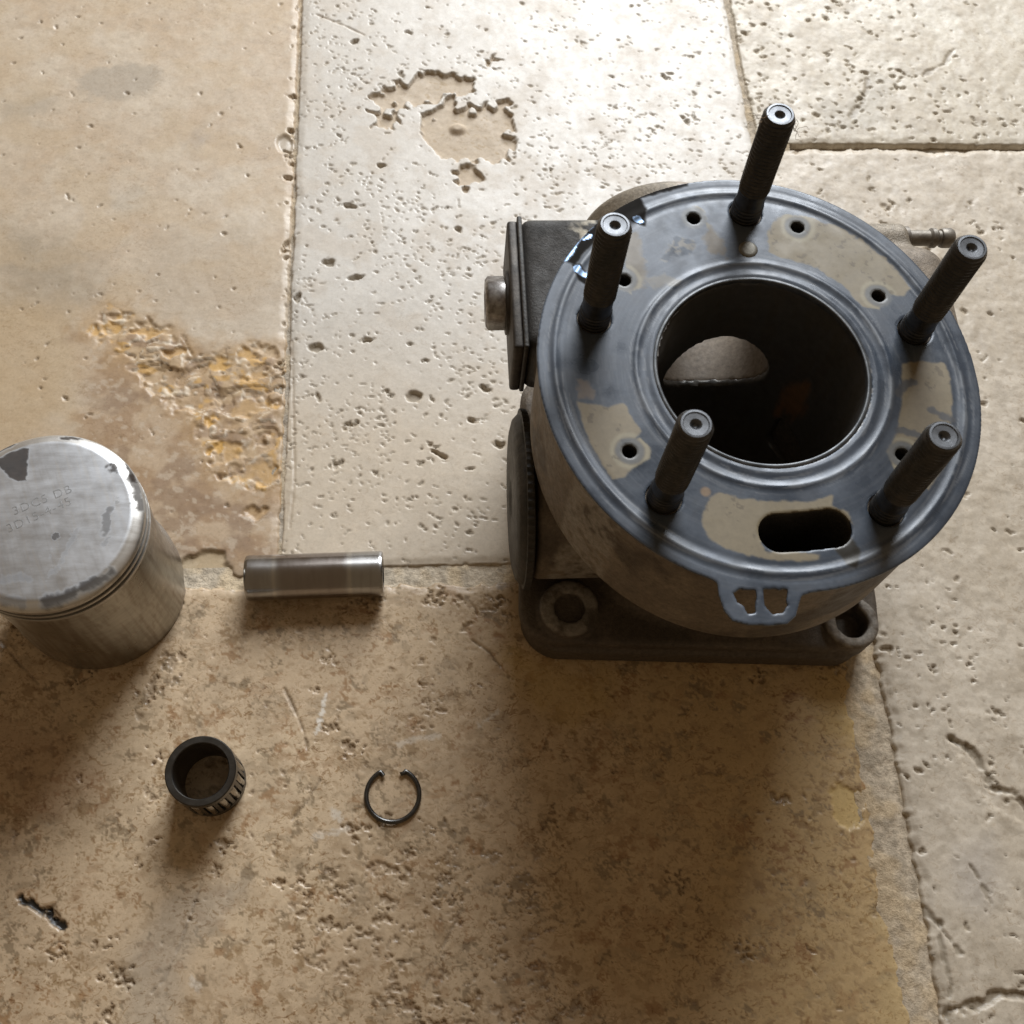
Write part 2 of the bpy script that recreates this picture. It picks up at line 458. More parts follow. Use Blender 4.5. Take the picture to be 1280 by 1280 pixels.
# --- tile A: warm tan stone, brown patina and an eroded golden streak in its lower right
def paint_A(X, Y, xs, ys, e):
    rng = random.Random(11)
    big = fbm(X / 55, Y / 40, 101, 4); med = fbm(X / 14, Y / 11, 102, 4); fin = fbm(X / 2.4, Y / 2.4, 103, 4)
    mid = fbm(X / 5, Y / 4.4, 107, 4)
    col = np.ones(X.shape + (3,)) * np.array((0.535, 0.432, 0.318))
    col = mix(col, (0.585, 0.495, 0.385), sst(.38, .72, big))
    col = mix(col, (0.470, 0.345, 0.22), sst(.42, .76, med) * .55)
    col = mix(col, (0.585, 0.495, 0.375), sst(.48, .76, mid) * .4)
    col = mix(col, (0.44, 0.355, 0.26), sst(.56, .72, fbm(X / 3.6, Y / 3, 108, 4)) * .35)
    col *= (0.93 + 0.14 * fin)[..., None]
    h = (fin - .5) * 0.07 + (mid - .5) * .16
    rgh = 0.44 + (med - .5) * .25
    w = (fbm(X / 9, Y / 9, 110, 4) - .5) * 14
    w2 = (fbm(X / 4, Y / 4, 111, 4) - .5) * 7
    # grey smears
    for pts, c, k, sf in ((([(95, 100), (120, 85), (170, 80), (205, 88), (190, 112), (150, 125), (110, 125)]), (0.41, 0.35, 0.275), .75, 2.0),
                      (([(0, 130), (40, 118), (75, 115), (60, 140), (20, 150), (0, 150)]), (0.42, 0.355, 0.27), .65, 3),
                      (([(135, 250), (160, 235), (195, 240), (180, 262), (150, 270)]), (0.43, 0.37, 0.285), .4, 3),
                      (([(228, 172), (245, 165), (262, 178), (245, 190)]), (0.33, 0.30, 0.28), .5, 3),
                      (([(0, 275), (45, 290), (110, 320), (130, 370), (60, 390), (0, 380)]), (0.31, 0.25, 0.175), .65, 12)):
        d = sdpoly(X, Y, P2(pts, 0)) + w2 * .8 + w * (sf > 5)
        col = mix(col, c, (1 - sst(-sf, sf, d)) * k)
    d = sdpoly(X, Y, P2([(-60, 370), (60, 380), (110, 430), (100, 520), (30, 560), (-60, 560)], 0)) + w
    col = mix(col, (0.47, 0.335, 0.185), (1 - sst(-8, 10, d)) * .6)
    d = sdpoly(X, Y, P2([(180, 300), (300, 290), (345, 350), (330, 420), (240, 410), (190, 360)], 0)) + w * 1.4
    col = mix(col, (0.455, 0.375, 0.28), (1 - sst(-8, 10, d)) * .5)
    col = mix(col, (0.50, 0.375, 0.235), sst(.52, .72, fbm(X / 20, Y / 16, 133, 4)) * .4)
    # brown patina
    d = sdpoly(X, Y, P2([(95, 420), (150, 385), (250, 425), (352, 432), (350, 720), (220, 720), (150, 620), (100, 560)], 0)) + w
    mb = 1 - sst(-8, 6, d)
    br = mix(np.ones(X.shape + (3,)) * np.array((0.345, 0.222, 0.125)), (0.48, 0.355, 0.235), sst(.40, .64, fbm(X / 8, Y / 6, 115, 5)))
    br = mix(br, (0.235, 0.145, 0.085), sst(.52, .68, fbm(X / 11, Y / 8, 116, 4)) * .7)
    br = mix(br, (0.55, 0.45, 0.34), sst(.62, .70, fbm(X / 2.6, Y / 2.2, 117, 4)) * .6)
    col = col + (br - col) * (mb * .85)[..., None]
    d = sdpoly(X, Y, P2([(300, 440), (352, 430), (352, 560), (320, 560), (290, 500)], 0)) + w2
    col = mix(col, (0.42, 0.335, 0.25), (1 - sst(-5, 3, d)) * .6)
    # eroded streak: smooth caramel hollows between pale terraced crests
    d = sdpoly(X, Y, P2([(116, 400), (135, 386), (175, 396), (205, 410), (232, 424), (252, 446), (300, 434), (349, 440), (349, 508), (345, 612), (312, 614),
                         (276, 592), (258, 548), (228, 512), (196, 500), (168, 470), (138, 436)], 0)) + w2 * 1.3
    col = mix(col, (0.46, 0.30, 0.145), (1 - sst(-2, 9, d + w * .7)) * .55)
    d = d + (np.abs(fbm(X / 5, Y / 5, 129, 3) - .5) * 2 - .3) * 5.0
    mg = 1 - sst(-2.0, 1.0, d)
    rx = X + 9 * (fbm(X / 8, Y / 8, 120, 3) - .5); ry = Y + 9 * (fbm(X / 8, Y / 8, 121, 3) - .5)
    t = fbm((rx + .5 * ry) / 13, (ry - .3 * rx) / 9, 122, 3)
    t = t + (fbm(X / 2.6, Y / 2.6, 131, 3) - .5) * .10
    lev = t * 6.0
    fr = lev % 1.0
    terr = (np.floor(lev) + sst(.80, 1.0, fr)) / 6.0
    h += mg * ((terr - .58) * 3.0 + (mid - .5) * .5)
    crest = np.exp(-((fr - .93) / .10) ** 2) + .6 * np.exp(-((fr - .03) / .06) ** 2)
    gold = mix(np.ones(X.shape + (3,)) * np.array((0.42, 0.285, 0.16)), (0.50, 0.36, 0.215), sst(.42, .6, fbm(X / 7, Y / 6, 124, 4)))
    gold = mix(gold, (0.31, 0.205, 0.125), sst(.52, .66, fbm(X / 6, Y / 5, 125, 4)) * .8)
    gold = mix(gold, (0.60, 0.35, 0.095), sst(.60, .68, fbm(X / 6.5, Y / 5, 126, 3)) * .75)
    gold = mix(gold, (0.70, 0.61, 0.48), np.clip(crest, 0, 1) * sst(.38, .55, fbm(X / 4, Y / 4, 127, 3)) * .85)
    gold = mix(gold, (0.20, 0.135, 0.085), np.exp(-((fr - .74) / .07) ** 2) * sst(.40, .58, fbm(X / 5, Y / 5, 128, 3)) * .75)
    col = col + (gold - col) * (mg * .9)[..., None]
    for cx, cy, rx_, ry_, gk in ((182, 415, 5.5, 2.6, .5), (330, 590, 6.5, 5.0, .35), (278, 455, 4.5, 2.8, .8), (310, 510, 6.5, 3.2, .25), (258, 527, 2.2, 2.4, .9),
                                 (268, 562, 2.4, 2.6, .9), (290, 560, 4.4, 3.2, .3), (320, 470, 5, 2, .3), (215, 440, 4.2, 2.2, .3), (140, 408, 4, 2.4, .6), (318, 640, 4.5, 3.0, .1)):
        px, py = at(cx, cy, 0)[:2]
        dd = np.hypot((X - px + w2 * 1.0 + w * .25) / rx_, (Y - py + w2 * .9) / ry_) + (fin - .5) * .5
        k = 1 - sst(.55, 1.05, dd)
        h = h * (1 - k) + k * (-0.85 + .25 * (mid - .5))
        col = mix(col, np.array((0.44, 0.30, 0.165)) * (1 - gk) + np.array((0.66, 0.38, 0.09)) * gk, k * .85)
        col = mix(col, (0.68, 0.59, 0.46), np.exp(-((dd - 1.13) / .10) ** 2) * sst(.45, .6, mid) * .5)
    # eroded lower corner beside the joint
    d = sdpoly(X, Y, P2([(225, 704), (245, 692), (282, 688), (292, 725), (225, 730)], 0)) + w2
    k = 1 - sst(-1, 1, d)
    h -= k * 1.2; col = mix(col, (0.56, 0.44, 0.27), k * .6)
    rgh = rgh + mg * .12
    box = (max(xs[0], VX0), min(xs[-1], VX1), max(ys[0], VY0), min(ys[-1], VY1))
    ph, pm = pit_field(X, Y, xs, ys, rng, 330, (0.22, 1.0), (1, 2.5), 0.7, box=box)
    h += ph; col = mix(col, (0.30, 0.23, 0.155), pm * .65)
    # nibbled right edge
    ph, pm = pit_field(X, Y, xs, ys, rng, 36, (0.5, 1.9), (1, 1.6), 1.8, box=(-133.0, -130.4, 40, 245))
    h += ph; col = mix(col, (0.42, 0.345, 0.255), pm * .5)
    px, py = at(356, 180, 0)[:2]
    k = 1 - sst(.6, 1, np.hypot((X - px) / 3.6, (Y - py) / 5.2) + w2 * .05)
    h -= k * 1.0; col = mix(col, (0.46, 0.40, 0.32), k * .7)
    return h, col, rgh

# --- tile B: pale polished stone with sharp little pores and a flaked crater
def paint_B(X, Y, xs, ys, e):
    rng = random.Random(22)
    big = fbm(X / 50, Y / 50, 201, 4); med = fbm(X / 10, Y / 10, 202, 4); fin = fbm(X / 2.6, Y / 2.6, 203, 4)
    col = np.ones(X.shape + (3,)) * np.array((0.555, 0.51, 0.445))
    col = mix(col, (0.61, 0.57, 0.51), sst(.45, .65, big) * .7)
    col = mix(col, (0.52, 0.45, 0.365), sst(.52, .70, med) * .5)
    low = 1 - sst(20, 90, Y + 30 * (big - .5))
    col = mix(col, (0.575, 0.475, 0.350), low * .75)
    col *= (0.92 + 0.16 * fin)[..., None]
    h = (fin - .5) * .08
    rgh = 0.44 + (med - .5) * .24 + (fin - .5) * .1
    box = (max(xs[0], VX0), min(xs[-1], VX1), max(ys[0], VY0), min(ys[-1], VY1))
    clus = lambda x, y: 0.25 + 0.75 * float(sst(.40, .62, fbm(np.array(x / 22.), np.array(y / 22.), 210, 3)))
    ph, pm = pit_field(X, Y, xs, ys, rng, 6500, (0.26, 0.86), (1.2, 3.6), 0.62, ang=(-0.15, .55), dens=clus, box=box, exponent=1.7)
    ph2, pm2 = pit_field(X, Y, xs, ys, rng, 70, (0.9, 2.0), (1.4, 4.0), 1.2, ang=(-0.3, .6), box=box, exponent=2.4)
    ph, pm = np.minimum(ph, ph2), np.maximum(pm, pm2)
    # the bigger named pores
    for u, v, a, b, th in ((438, 257, 3.4, 1.2, -.2), (410, 328, 2.6, 1.6, -.2), (445, 347, 3.2, 1.3, .3), (478, 207, 2, 1, .3), (395, 434, 3, 1.6, -.1),
                           (518, 495, 2.8, 2.8, 0), (574, 287, 1.6, 1.4, 0), (372, 372, 1.2, 2.6, 0), (550, 568, 3.6, .9, -.5), (606, 486, 2.2, .9, -.4),
                           (460, 425, 2.6, .8, .1), (444, 52, 1.8, 1.2, .2), (590, 525, 2.0, .9, -.6), (625, 555, 2.0, 1.2, 0)):
        px, py = at(u, v, 0)[:2]
        dx = X - px + (fbm(X / 2, Y / 2, 221, 3) - .5) * 2.0; dy = Y - py + (fbm(X / 2, Y / 2, 222, 3) - .5) * 2.0
        d = np.hypot((dx * math.cos(th) + dy * math.sin(th)) / a, (-dx * math.sin(th) + dy * math.cos(th)) / b)
        p = 1 - sst(.6, 1, d)
        ph = np.minimum(ph, -1.5 * p); pm = np.maximum(pm, p)
    h += ph
    col = mix(col, (0.36, 0.31, 0.24), pm * .75)
    rgh = rgh + pm * .4
    # flaked crater
    wx = (np.abs(fbm(X / 6.0, Y / 6.0, 230, 2) - .5) * 4 - .45) * 4.2 + (fbm(X / 2.4, Y / 2.4, 232, 3) - .5) * 2.2
    wx = wx * (.55 + 1.0 * sst(.35, .65, fbm(X / 13, Y / 13, 233, 2))) + (fbm(X / 9, Y / 9, 234, 3) - .5) * 7 + (fbm(X / 3.6, Y / 3.6, 235, 3) - .5) * 3.6
    K = np.zeros(X.shape)
    for pts in ([(524, 152), (540, 138), (565, 122), (590, 128), (612, 130), (634, 128), (643, 160), (634, 202), (606, 206), (585, 194), (556, 200), (545, 182), (530, 172)],
                [(455, 122), (478, 108), (500, 104), (520, 92), (548, 92), (586, 100), (588, 112), (560, 110), (545, 124), (516, 124), (504, 128), (503, 146), (482, 156), (464, 156), (470, 140)],
                [(566, 214), (590, 206), (602, 216), (588, 234), (574, 232)],
                [(612, 72), (626, 70), (628, 84), (612, 84)]):
        K = np.maximum(K, 1 - sst(-.55, .55, sdpoly(X, Y, P2(pts, 0)) + wx))
    px, py = at(572, 158, 0)[:2]
    bump_ = 1 - sst(.3, 1, np.hypot((X - px) / 4.0, (Y - py) / 3.2))
    h = np.where(K > 0.02, h * (1 - K) + K * (-1.6 + .5 * (fbm(X / 5, Y / 5, 231, 3) - .5) + 1.5 * bump_), h)
    col = mix(col, (0.50, 0.40, 0.285), K * .85)
    rgh = rgh + K * .25
    # smooth sandy lower border near the joint
    # faint scratch lines
    for pts in ([(395, 18), (430, 32), (455, 44)], [(365, 425), (368, 600), (362, 660)]):
        d = sdline(X, Y, P2(pts, 0)) + (fin - .5) * .5
        h -= .35 * (1 - sst(.1, .5, d)); col = mix(col, (0.42, 0.34, 0.25), (1 - sst(.1, .6, d)) * .5)
    return h, col, rgh

def paint_pale(seed, base, light, dark, npit, psize):
    def paint(X, Y, xs, ys, e):
        rng = random.Random(seed)
        big = fbm(X / 40, Y / 32, seed * 10 + 1, 4); med = fbm(X / 9, Y / 8, seed * 10 + 2, 4); fin = fbm(X / 2.6, Y / 2.6, seed * 10 + 3, 4)
        col = np.ones(X.shape + (3,)) * np.array(base)
        col = mix(col, light, sst(.45, .66, big) * .8)
        col = mix(col, dark, sst(.50, .68, med) * .55)
        col *= (0.92 + 0.16 * fin)[..., None]
        h = (fin - .5) * .13 + (med - .5) * .40 + (fbm(X / 4, Y / 4, seed * 10 + 5, 4) - .5) * .35
        col = mix(col, np.array(dark) * .8, sst(.54, .68, fbm(X / 3.2, Y / 2.8, seed * 10 + 6, 4)) * .45)
        rgh = 0.48 + (med - .5) * .2
        box = (max(xs[0], VX0), min(xs[-1], VX1), max(ys[0], VY0), min(ys[-1], VY1))
        ph, pm = pit_field(X, Y, xs, ys, rng, npit, psize, (1, 2.6), 1.1, ang=(-.2, .8), box=box,
                           dens=lambda x, y: 0.2 + 0.8 * float(sst(.42, .6, fbm(np.array(x / 20.), np.array(y / 20.), seed * 10 + 9, 3))))
        h += ph
        col = mix(col, (0.30, 0.245, 0.175), pm * .7)
        rgh = rgh + pm * .3
        lines = []
        if seed == 4:
            lines = [([(1188, 922), (1215, 938), (1232, 965), (1240, 985), (1268, 992), (1290, 1012)], 1.3, .95),
                     ([(1140, 1115), (1160, 1140), (1180, 1165), (1200, 1190)], .9, .6),
                     ([(1185, 1265), (1205, 1258), (1230, 1255), (1250, 1240), (1285, 1245)], 1.6, 1.2),
                     ([(1175, 1150), (1178, 1185), (1188, 1230), (1185, 1280)], .8, .5),
                     ([(1212, 1080), (1225, 1100), (1240, 1130)], .6, .5)]
            d = sdpoly(X, Y, P2([(1180, 1050), (1240, 1040), (1260, 1110), (1235, 1160), (1190, 1130)], 0)) + (big - .5) * 16
            col = mix(col, (0.44, 0.395, 0.345), (1 - sst(-5, 5, d)) * .6)
            # flaked step between the cracks
            d = sdpoly(X, Y, P2([(1190, 925), (1215, 938), (1238, 985), (1290, 1010), (1290, 1040), (1245, 1010), (1215, 985)], 0)) + (fin - .5) * 3
            h -= .55 * (1 - sst(-1.5, 1.0, d))
        if seed == 3:
            lines = [([(1156, 93), (1180, 80), (1192, 62)], 1.0, .5), ([(1065, 145), (1080, 125), (1085, 100)], 1.6, .4)]
            d = sdpoly(X, Y, P2([(1030, 130), (1060, 145), (1085, 120), (1090, 90), (1110, 100), (1090, 150), (1040, 160)], 0)) + (big - .5) * 14
            col = mix(col, (0.40, 0.36, 0.29), (1 - sst(-4, 4, d)) * .5)
        for pts, w_, dp in lines:
            d = sdline(X, Y, P2(pts, 0)) + (fbm(X / 2.2, Y / 2.2, 77, 3) - .5) * 2.4
            k = 1 - sst(w_ * .3, w_, d)
            h -= dp * k; col = mix(col, (0.27, 0.225, 0.165), k * .7)
        return h, col, rgh
    return paint

# --- tile E: tan brecciated stone full of brown flecks
def paint_E(X, Y, xs, ys, e):
    rng = random.Random(55)
    big = fbm(X / 45, Y / 45, 501, 4); med = fbm(X / 9, Y / 9, 502, 4); fin = fbm(X / 2.2, Y / 2.2, 503, 4)
    col = np.ones(X.shape + (3,)) * np.array((0.585, 0.445, 0.295))
    col = mix(col, (0.62, 0.480, 0.32), sst(.45, .65, big) * .7)
    col = mix(col, (0.45, 0.335, 0.215), sst(.50, .70, med) * .45)
    # yellow-olive of the cylinder's shadow painted into the stone towards its side
    shade_tint = sst(-60, 10, X + 40 * (big - .5)) * (1 - sst(-40, -160, Y) * 0)
    col = mix(col, (0.50, 0.345, 0.155), shade_tint * .7)
    col *= (0.95 + 0.10 * fin)[..., None]
    h = (fin - .5) * .05 + (med - .5) * .25
    rgh = 0.38 + (med - .5) * .22
    # crisp little flecks of every brown, a few outlined like shells
    wx, wy = 3.0 * (fbm(X / 3, Y / 3, 510, 3) - .5), 3.0 * (fbm(X / 3, Y / 3, 511, 3) - .5)
    dens = sst(.36, .62, fbm(X / 26, Y / 26, 512, 3))
    f1 = fbm((X + wx) / 2.0, (Y + wy) / 1.5, 513, 3); f2 = fbm((X + wx) / 4.6, (Y + wy) / 3.3, 514, 4)
    k1 = sst(.635, .66, f1 + .07 * (dens - .5)); k2 = sst(.645, .665, f2 + .07 * (dens - .5))
    tint = mix(np.ones(X.shape + (3,)) * np.array((0.315, 0.205, 0.105)), (0.24, 0.175, 0.105), sst(.4, .6, fbm(X / 6, Y / 6, 516, 2)))
    tint = mix(tint, (0.33, 0.19, 0.09), sst(.56, .64, fbm(X / 7, Y / 7, 517, 2)))
    box = (max(xs[0], VX0), min(xs[-1], VX1), max(ys[0], VY0), min(ys[-1], VY1))
    den = lambda x, y: 0.35 + 0.65 * float(sst(.42, .6, fbm(np.array(x / 24.), np.array(y / 24.), 520, 3)))
    fh, fm = pit_field(X, Y, xs, ys, rng, 2600, (0.40, 2.3), (1, 3.0), 0.06, ang=(-.6, .9), dens=den, box=box, warp=.75, exponent=1.7, hard=.86)
    gh, gm = pit_field(X, Y, xs, ys, rng, 210, (1.2, 3.6), (1, 2.0), 0.06, box=box, warp=.7, exponent=1.8, hard=.80)
    shell = gm * (1 - sst(.75, 1.0, gm))
    col = col + (tint - col) * (np.maximum(k1 * .30, k2 * .35))[..., None]
    col = col + (tint - col) * (fm * .75)[..., None]
    col = col + (tint - col) * (gm * .28)[..., None]
    col = mix(col, (0.24, 0.175, 0.11), np.clip(shell * 3.5, 0, 1) * .55)
    h += fh + gh - k1 * .06 - k2 * .05
    ph, pm = pit_field(X, Y, xs, ys, rng, 1100, (0.28, 0.95), (1, 3.0), 0.5, ang=(-.5, .8), dens=den, box=box)
    ph2, pm2 = pit_field(X, Y, xs, ys, rng, 130, (1.0, 2.9), (1, 2.4), 0.95, ang=(-.4, .8), box=box, exponent=2.0, warp=1.0)
    ph, pm = np.minimum(ph, ph2), np.maximum(pm, pm2)
    # clustered deeper pores in the lower middle
    ph3, pm3 = pit_field(X, Y, xs, ys, rng, 150, (0.6, 2.0), (1, 2.6), 0.9, ang=(.2, .6), box=(-125, -42, -150, -98), exponent=1.6, warp=.9)
    ph, pm = np.minimum(ph, ph3), np.maximum(pm, pm3)
    h += ph
    col = mix(col, (0.29, 0.205, 0.125), pm * .6)
    rgh = rgh + pm * .3
    # pale rubbed and white scuffs
    for pts, w_, k_ in (([(408, 868), (402, 890), (396, 918)], 1.0, .75), ([(498, 930), (515, 925), (548, 920)], 1.3, .35), ([(432, 1036), (420, 1040), (395, 1046)], 1.5, .4),
                        ([(240, 1225), (248, 1235)], 1.6, .4), ([(600, 905), (622, 890)], 1.0, .4), ([(417, 1015), (424, 1022)], 1.6, .5)):
        d = sdline(X, Y, P2(pts, 0)) + (fbm(X / .9, Y / .9, 530, 2) - .5) * 2.0
        col = mix(col, (0.78, 0.74, 0.66), (1 - sst(w_ * .2, w_, d)) * k_)
    # hairline cracks
    for pts in ([(355, 860), (372, 895), (380, 915), (385, 940)], [(400, 975), (385, 1000), (365, 1025)], [(0, 800), (20, 825), (48, 855)], [(590, 800), (612, 815), (625, 832)],
                [(250, 1110), (235, 1150), (225, 1180), (205, 1225), (190, 1240)], [(530, 1235), (560, 1170), (570, 1150)]):
        d = sdline(X, Y, P2(pts, 0)) + (fin - .5) * 1.0
        k = 1 - sst(.05, .55, d)
        h -= .5 * k; col = mix(col, (0.27, 0.20, 0.13), k * .7)
    # grey band crossing lower left
    d = sdline(X, Y, P2([(300, 1110), (230, 1150), (185, 1200), (180, 1280)], 0)) + (big - .5) * 20
    col = mix(col, (0.42, 0.36, 0.285), (1 - sst(3, 11, d)) * .5)
    # black gouge
    d = sdline(X, Y, P2([(24, 1124), (42, 1132), (60, 1143), (78, 1157)], 0)) + (fbm(X / 1.6, Y / 1.6, 540, 3) - .5) * 2.6
    k = 1 - sst(.5, 1.25, d)
    h -= 1.0 * k; col = mix(col, (0.022, 0.020, 0.018), k)
    # ochre stain and the yellow stone by the right edge
    w = (fbm(X / 6, Y / 6, 550, 4) - .5) * 9
    d = sdpoly(X, Y, P2([(1010, 850), (1095, 845), (1100, 900), (1075, 925), (1030, 905)], 0)) + w
    col = mix(col, (0.56, 0.40, 0.17), (1 - sst(-3, 4, d)) * .65)
    d = sdpoly(X, Y, P2([(640, 815), (760, 845), (760, 890), (700, 905), (650, 860)], 0)) + w
    col = mix(col, (0.52, 0.36, 0.14), (1 - sst(-4, 6, d)) * .6)
    d = sdpoly(X, Y, P2([(1038, 984), (1060, 982), (1082, 998), (1078, 1012), (1076, 1024), (1062, 1036), (1050, 1032), (1040, 1018)], 0)) + w * .3 + (fin - .5) * 2.4
    k = 1 - sst(-.6, .6, d)
    h = h * (1 - k) - k * .5; col = mix(col, (0.62, 0.45, 0.20), k * .9)
    d = sdpoly(X, Y, P2([(1078, 990), (1102, 985), (1108, 1002), (1090, 1015)], 0)) + w * .55
    k = 1 - sst(-.6, .6, d)
    h -= k * 1.1; col = mix(col, (0.42, 0.25, 0.10), k * .7)
    d = sdpoly(X, Y, P2([(1100, 1130), (1150, 1180), (1162, 1290), (1100, 1290)], 0)) + w
    col = mix(col, (0.55, 0.415, 0.215), (1 - sst(-5, 5, d)) * .5)
    # reddish cast near the left
    d = sdpoly(X, Y, P2([(0, 900), (80, 915), (110, 980), (60, 1030), (0, 1010)], 0)) + w * 2
    col = mix(col, (0.42, 0.27, 0.165), (1 - sst(-6, 8, d)) * .45)
    return h, col, rgh

FAR = 420
tile((-FAR - 130, -130.3, -13.2, FAR + 100), 1, paint_A, edge_wob=(0.4, 0.6), fleck=0.38)
tile((-129.6, 47.0, -10.9, FAR + 100), 2, paint_B, edge_wob=(0.45, 0.4), right=lambda Y: joint2(Y) - 0.9, step=0.45, fleck=0.30)
tile((40.0, FAR + 80, 161.0, FAR + 100), 3, paint_pale(3, (0.525, 0.462, 0.362), (0.57, 0.515, 0.42), (0.45, 0.38, 0.285), 900, (0.28, 1.3)), left=lambda Y: joint2(Y) + 0.9)
tile((50.0, FAR + 80, -FAR - 60, 158.6), 4, paint_pale(4, (0.50, 0.43, 0.335), (0.56, 0.49, 0.395), (0.43, 0.36, 0.27), 1500, (0.28, 1.5)), left=lambda Y: joint2(Y) + 1.2, edge_wob=(1.2, 1.0), chip=1.6)
tile((-FAR - 130, 47.5, -FAR - 60, -16.8), 5, paint_E, edge_wob=(1.5, 1.2), right=lambda Y: right_edge_E(Y), step=0.45, fleck=1.0)

# --- sandy grout between the stones
def grout_strip(x0, x1, y0, y1, level, seed, colr):
    xs = axis(x0, x1, VX0, VX1, 0.7); ys = axis(y0, y1, VY0, VY1, 0.7)
    X, Y = np.meshgrid(xs, ys, indexing='ij')
    f = fbm(X / 2.2, Y / 2.2, seed, 4); g = fbm(X / 9, Y / 9, seed + 3, 3)
    h = level(X, Y) + (f - .5) * .9 + (g - .5) * .8
    col = np.ones(X.shape + (3,)) * np.array(colr)
    col = mix(col, np.array(colr) * .72, sst(.45, .65, f) * .8)
    col = mix(col, np.array(colr) * np.array((1.08, 1.0, .85)), sst(.5, .7, g) * .7)
    o = mk('grout', np.stack([X, Y, h], -1).reshape(-1, 3), gridfaces(len(xs), len(ys))[:, ::-1].copy(), M_GROUT, floor,
           col=col.reshape(-1, 3), rgh=np.full(X.size, .85))
    return o
grout_strip(-134, -127.5, -14, FAR + 90, lambda X, Y: -1.0 - 0.9 * sst(20, 110, Y), 601, (0.47, 0.41, 0.33))
grout_strip(-FAR - 120, 53, -19.5, -9.5, lambda X, Y: -0.75 - 0.1 * sst(-15, -11, Y), 602, (0.66, 0.565, 0.435))
grout_strip(38, 60, 150, FAR + 90, lambda X, Y: -1.1 + 0 * X, 603, (0.47, 0.40, 0.31))
grout_strip(43, 62, -FAR - 50, 150, lambda X, Y: -0.55 - 1.4 * sst(joint2(Y) - 3.5, joint2(Y) - 0.5, X), 604, (0.55, 0.46, 0.345))
grout_strip(60.1, FAR + 70, 156.5, 163.5, lambda X, Y: -2.8 + 0 * X, 605, (0.33, 0.275, 0.205))

# ================================================================== ENGINE CYLINDER
DECK = 100.4
cyl = thing('engine_cylinder', 'dirty cast aluminium engine cylinder standing upright with five tall studs', 'engine cylinder')

def r_deck(X, Y, off=0.0):
    az = np.arctan2(Y, X)
    return 56.28 + off - 0.77 * np.cos(az) + 0.07 * np.sin(az) - 1.75 * np.cos(2 * az) - 0.66 * np.sin(2 * az)

BX, BY, BR = 0.45, -0.2, 26.0
def slot_sd(X, Y):
    return sdline(X, Y, P2([(974, 666), (1005, 664), (1039, 660)], 101.3)) - 4.85
HOLES = [(-11.9, 45.5), (15.3, 42.6), (-31.9, 26.4), (33.1, 21.1), (-34.8, -21.8), (30.8, -23.9)]
STUDS = [((2.1, 47.3), (1.5, 47.6)), ((-40.3, 15.1), (-40.0, 16.1)), ((-27.8, -33.9), (-27.6, -33.5)), ((24.2, -38.1), (23.6, -37.1)), ((40.5, 10.7), (39.5, 9.7))]
FA = math.radians(-3.2)

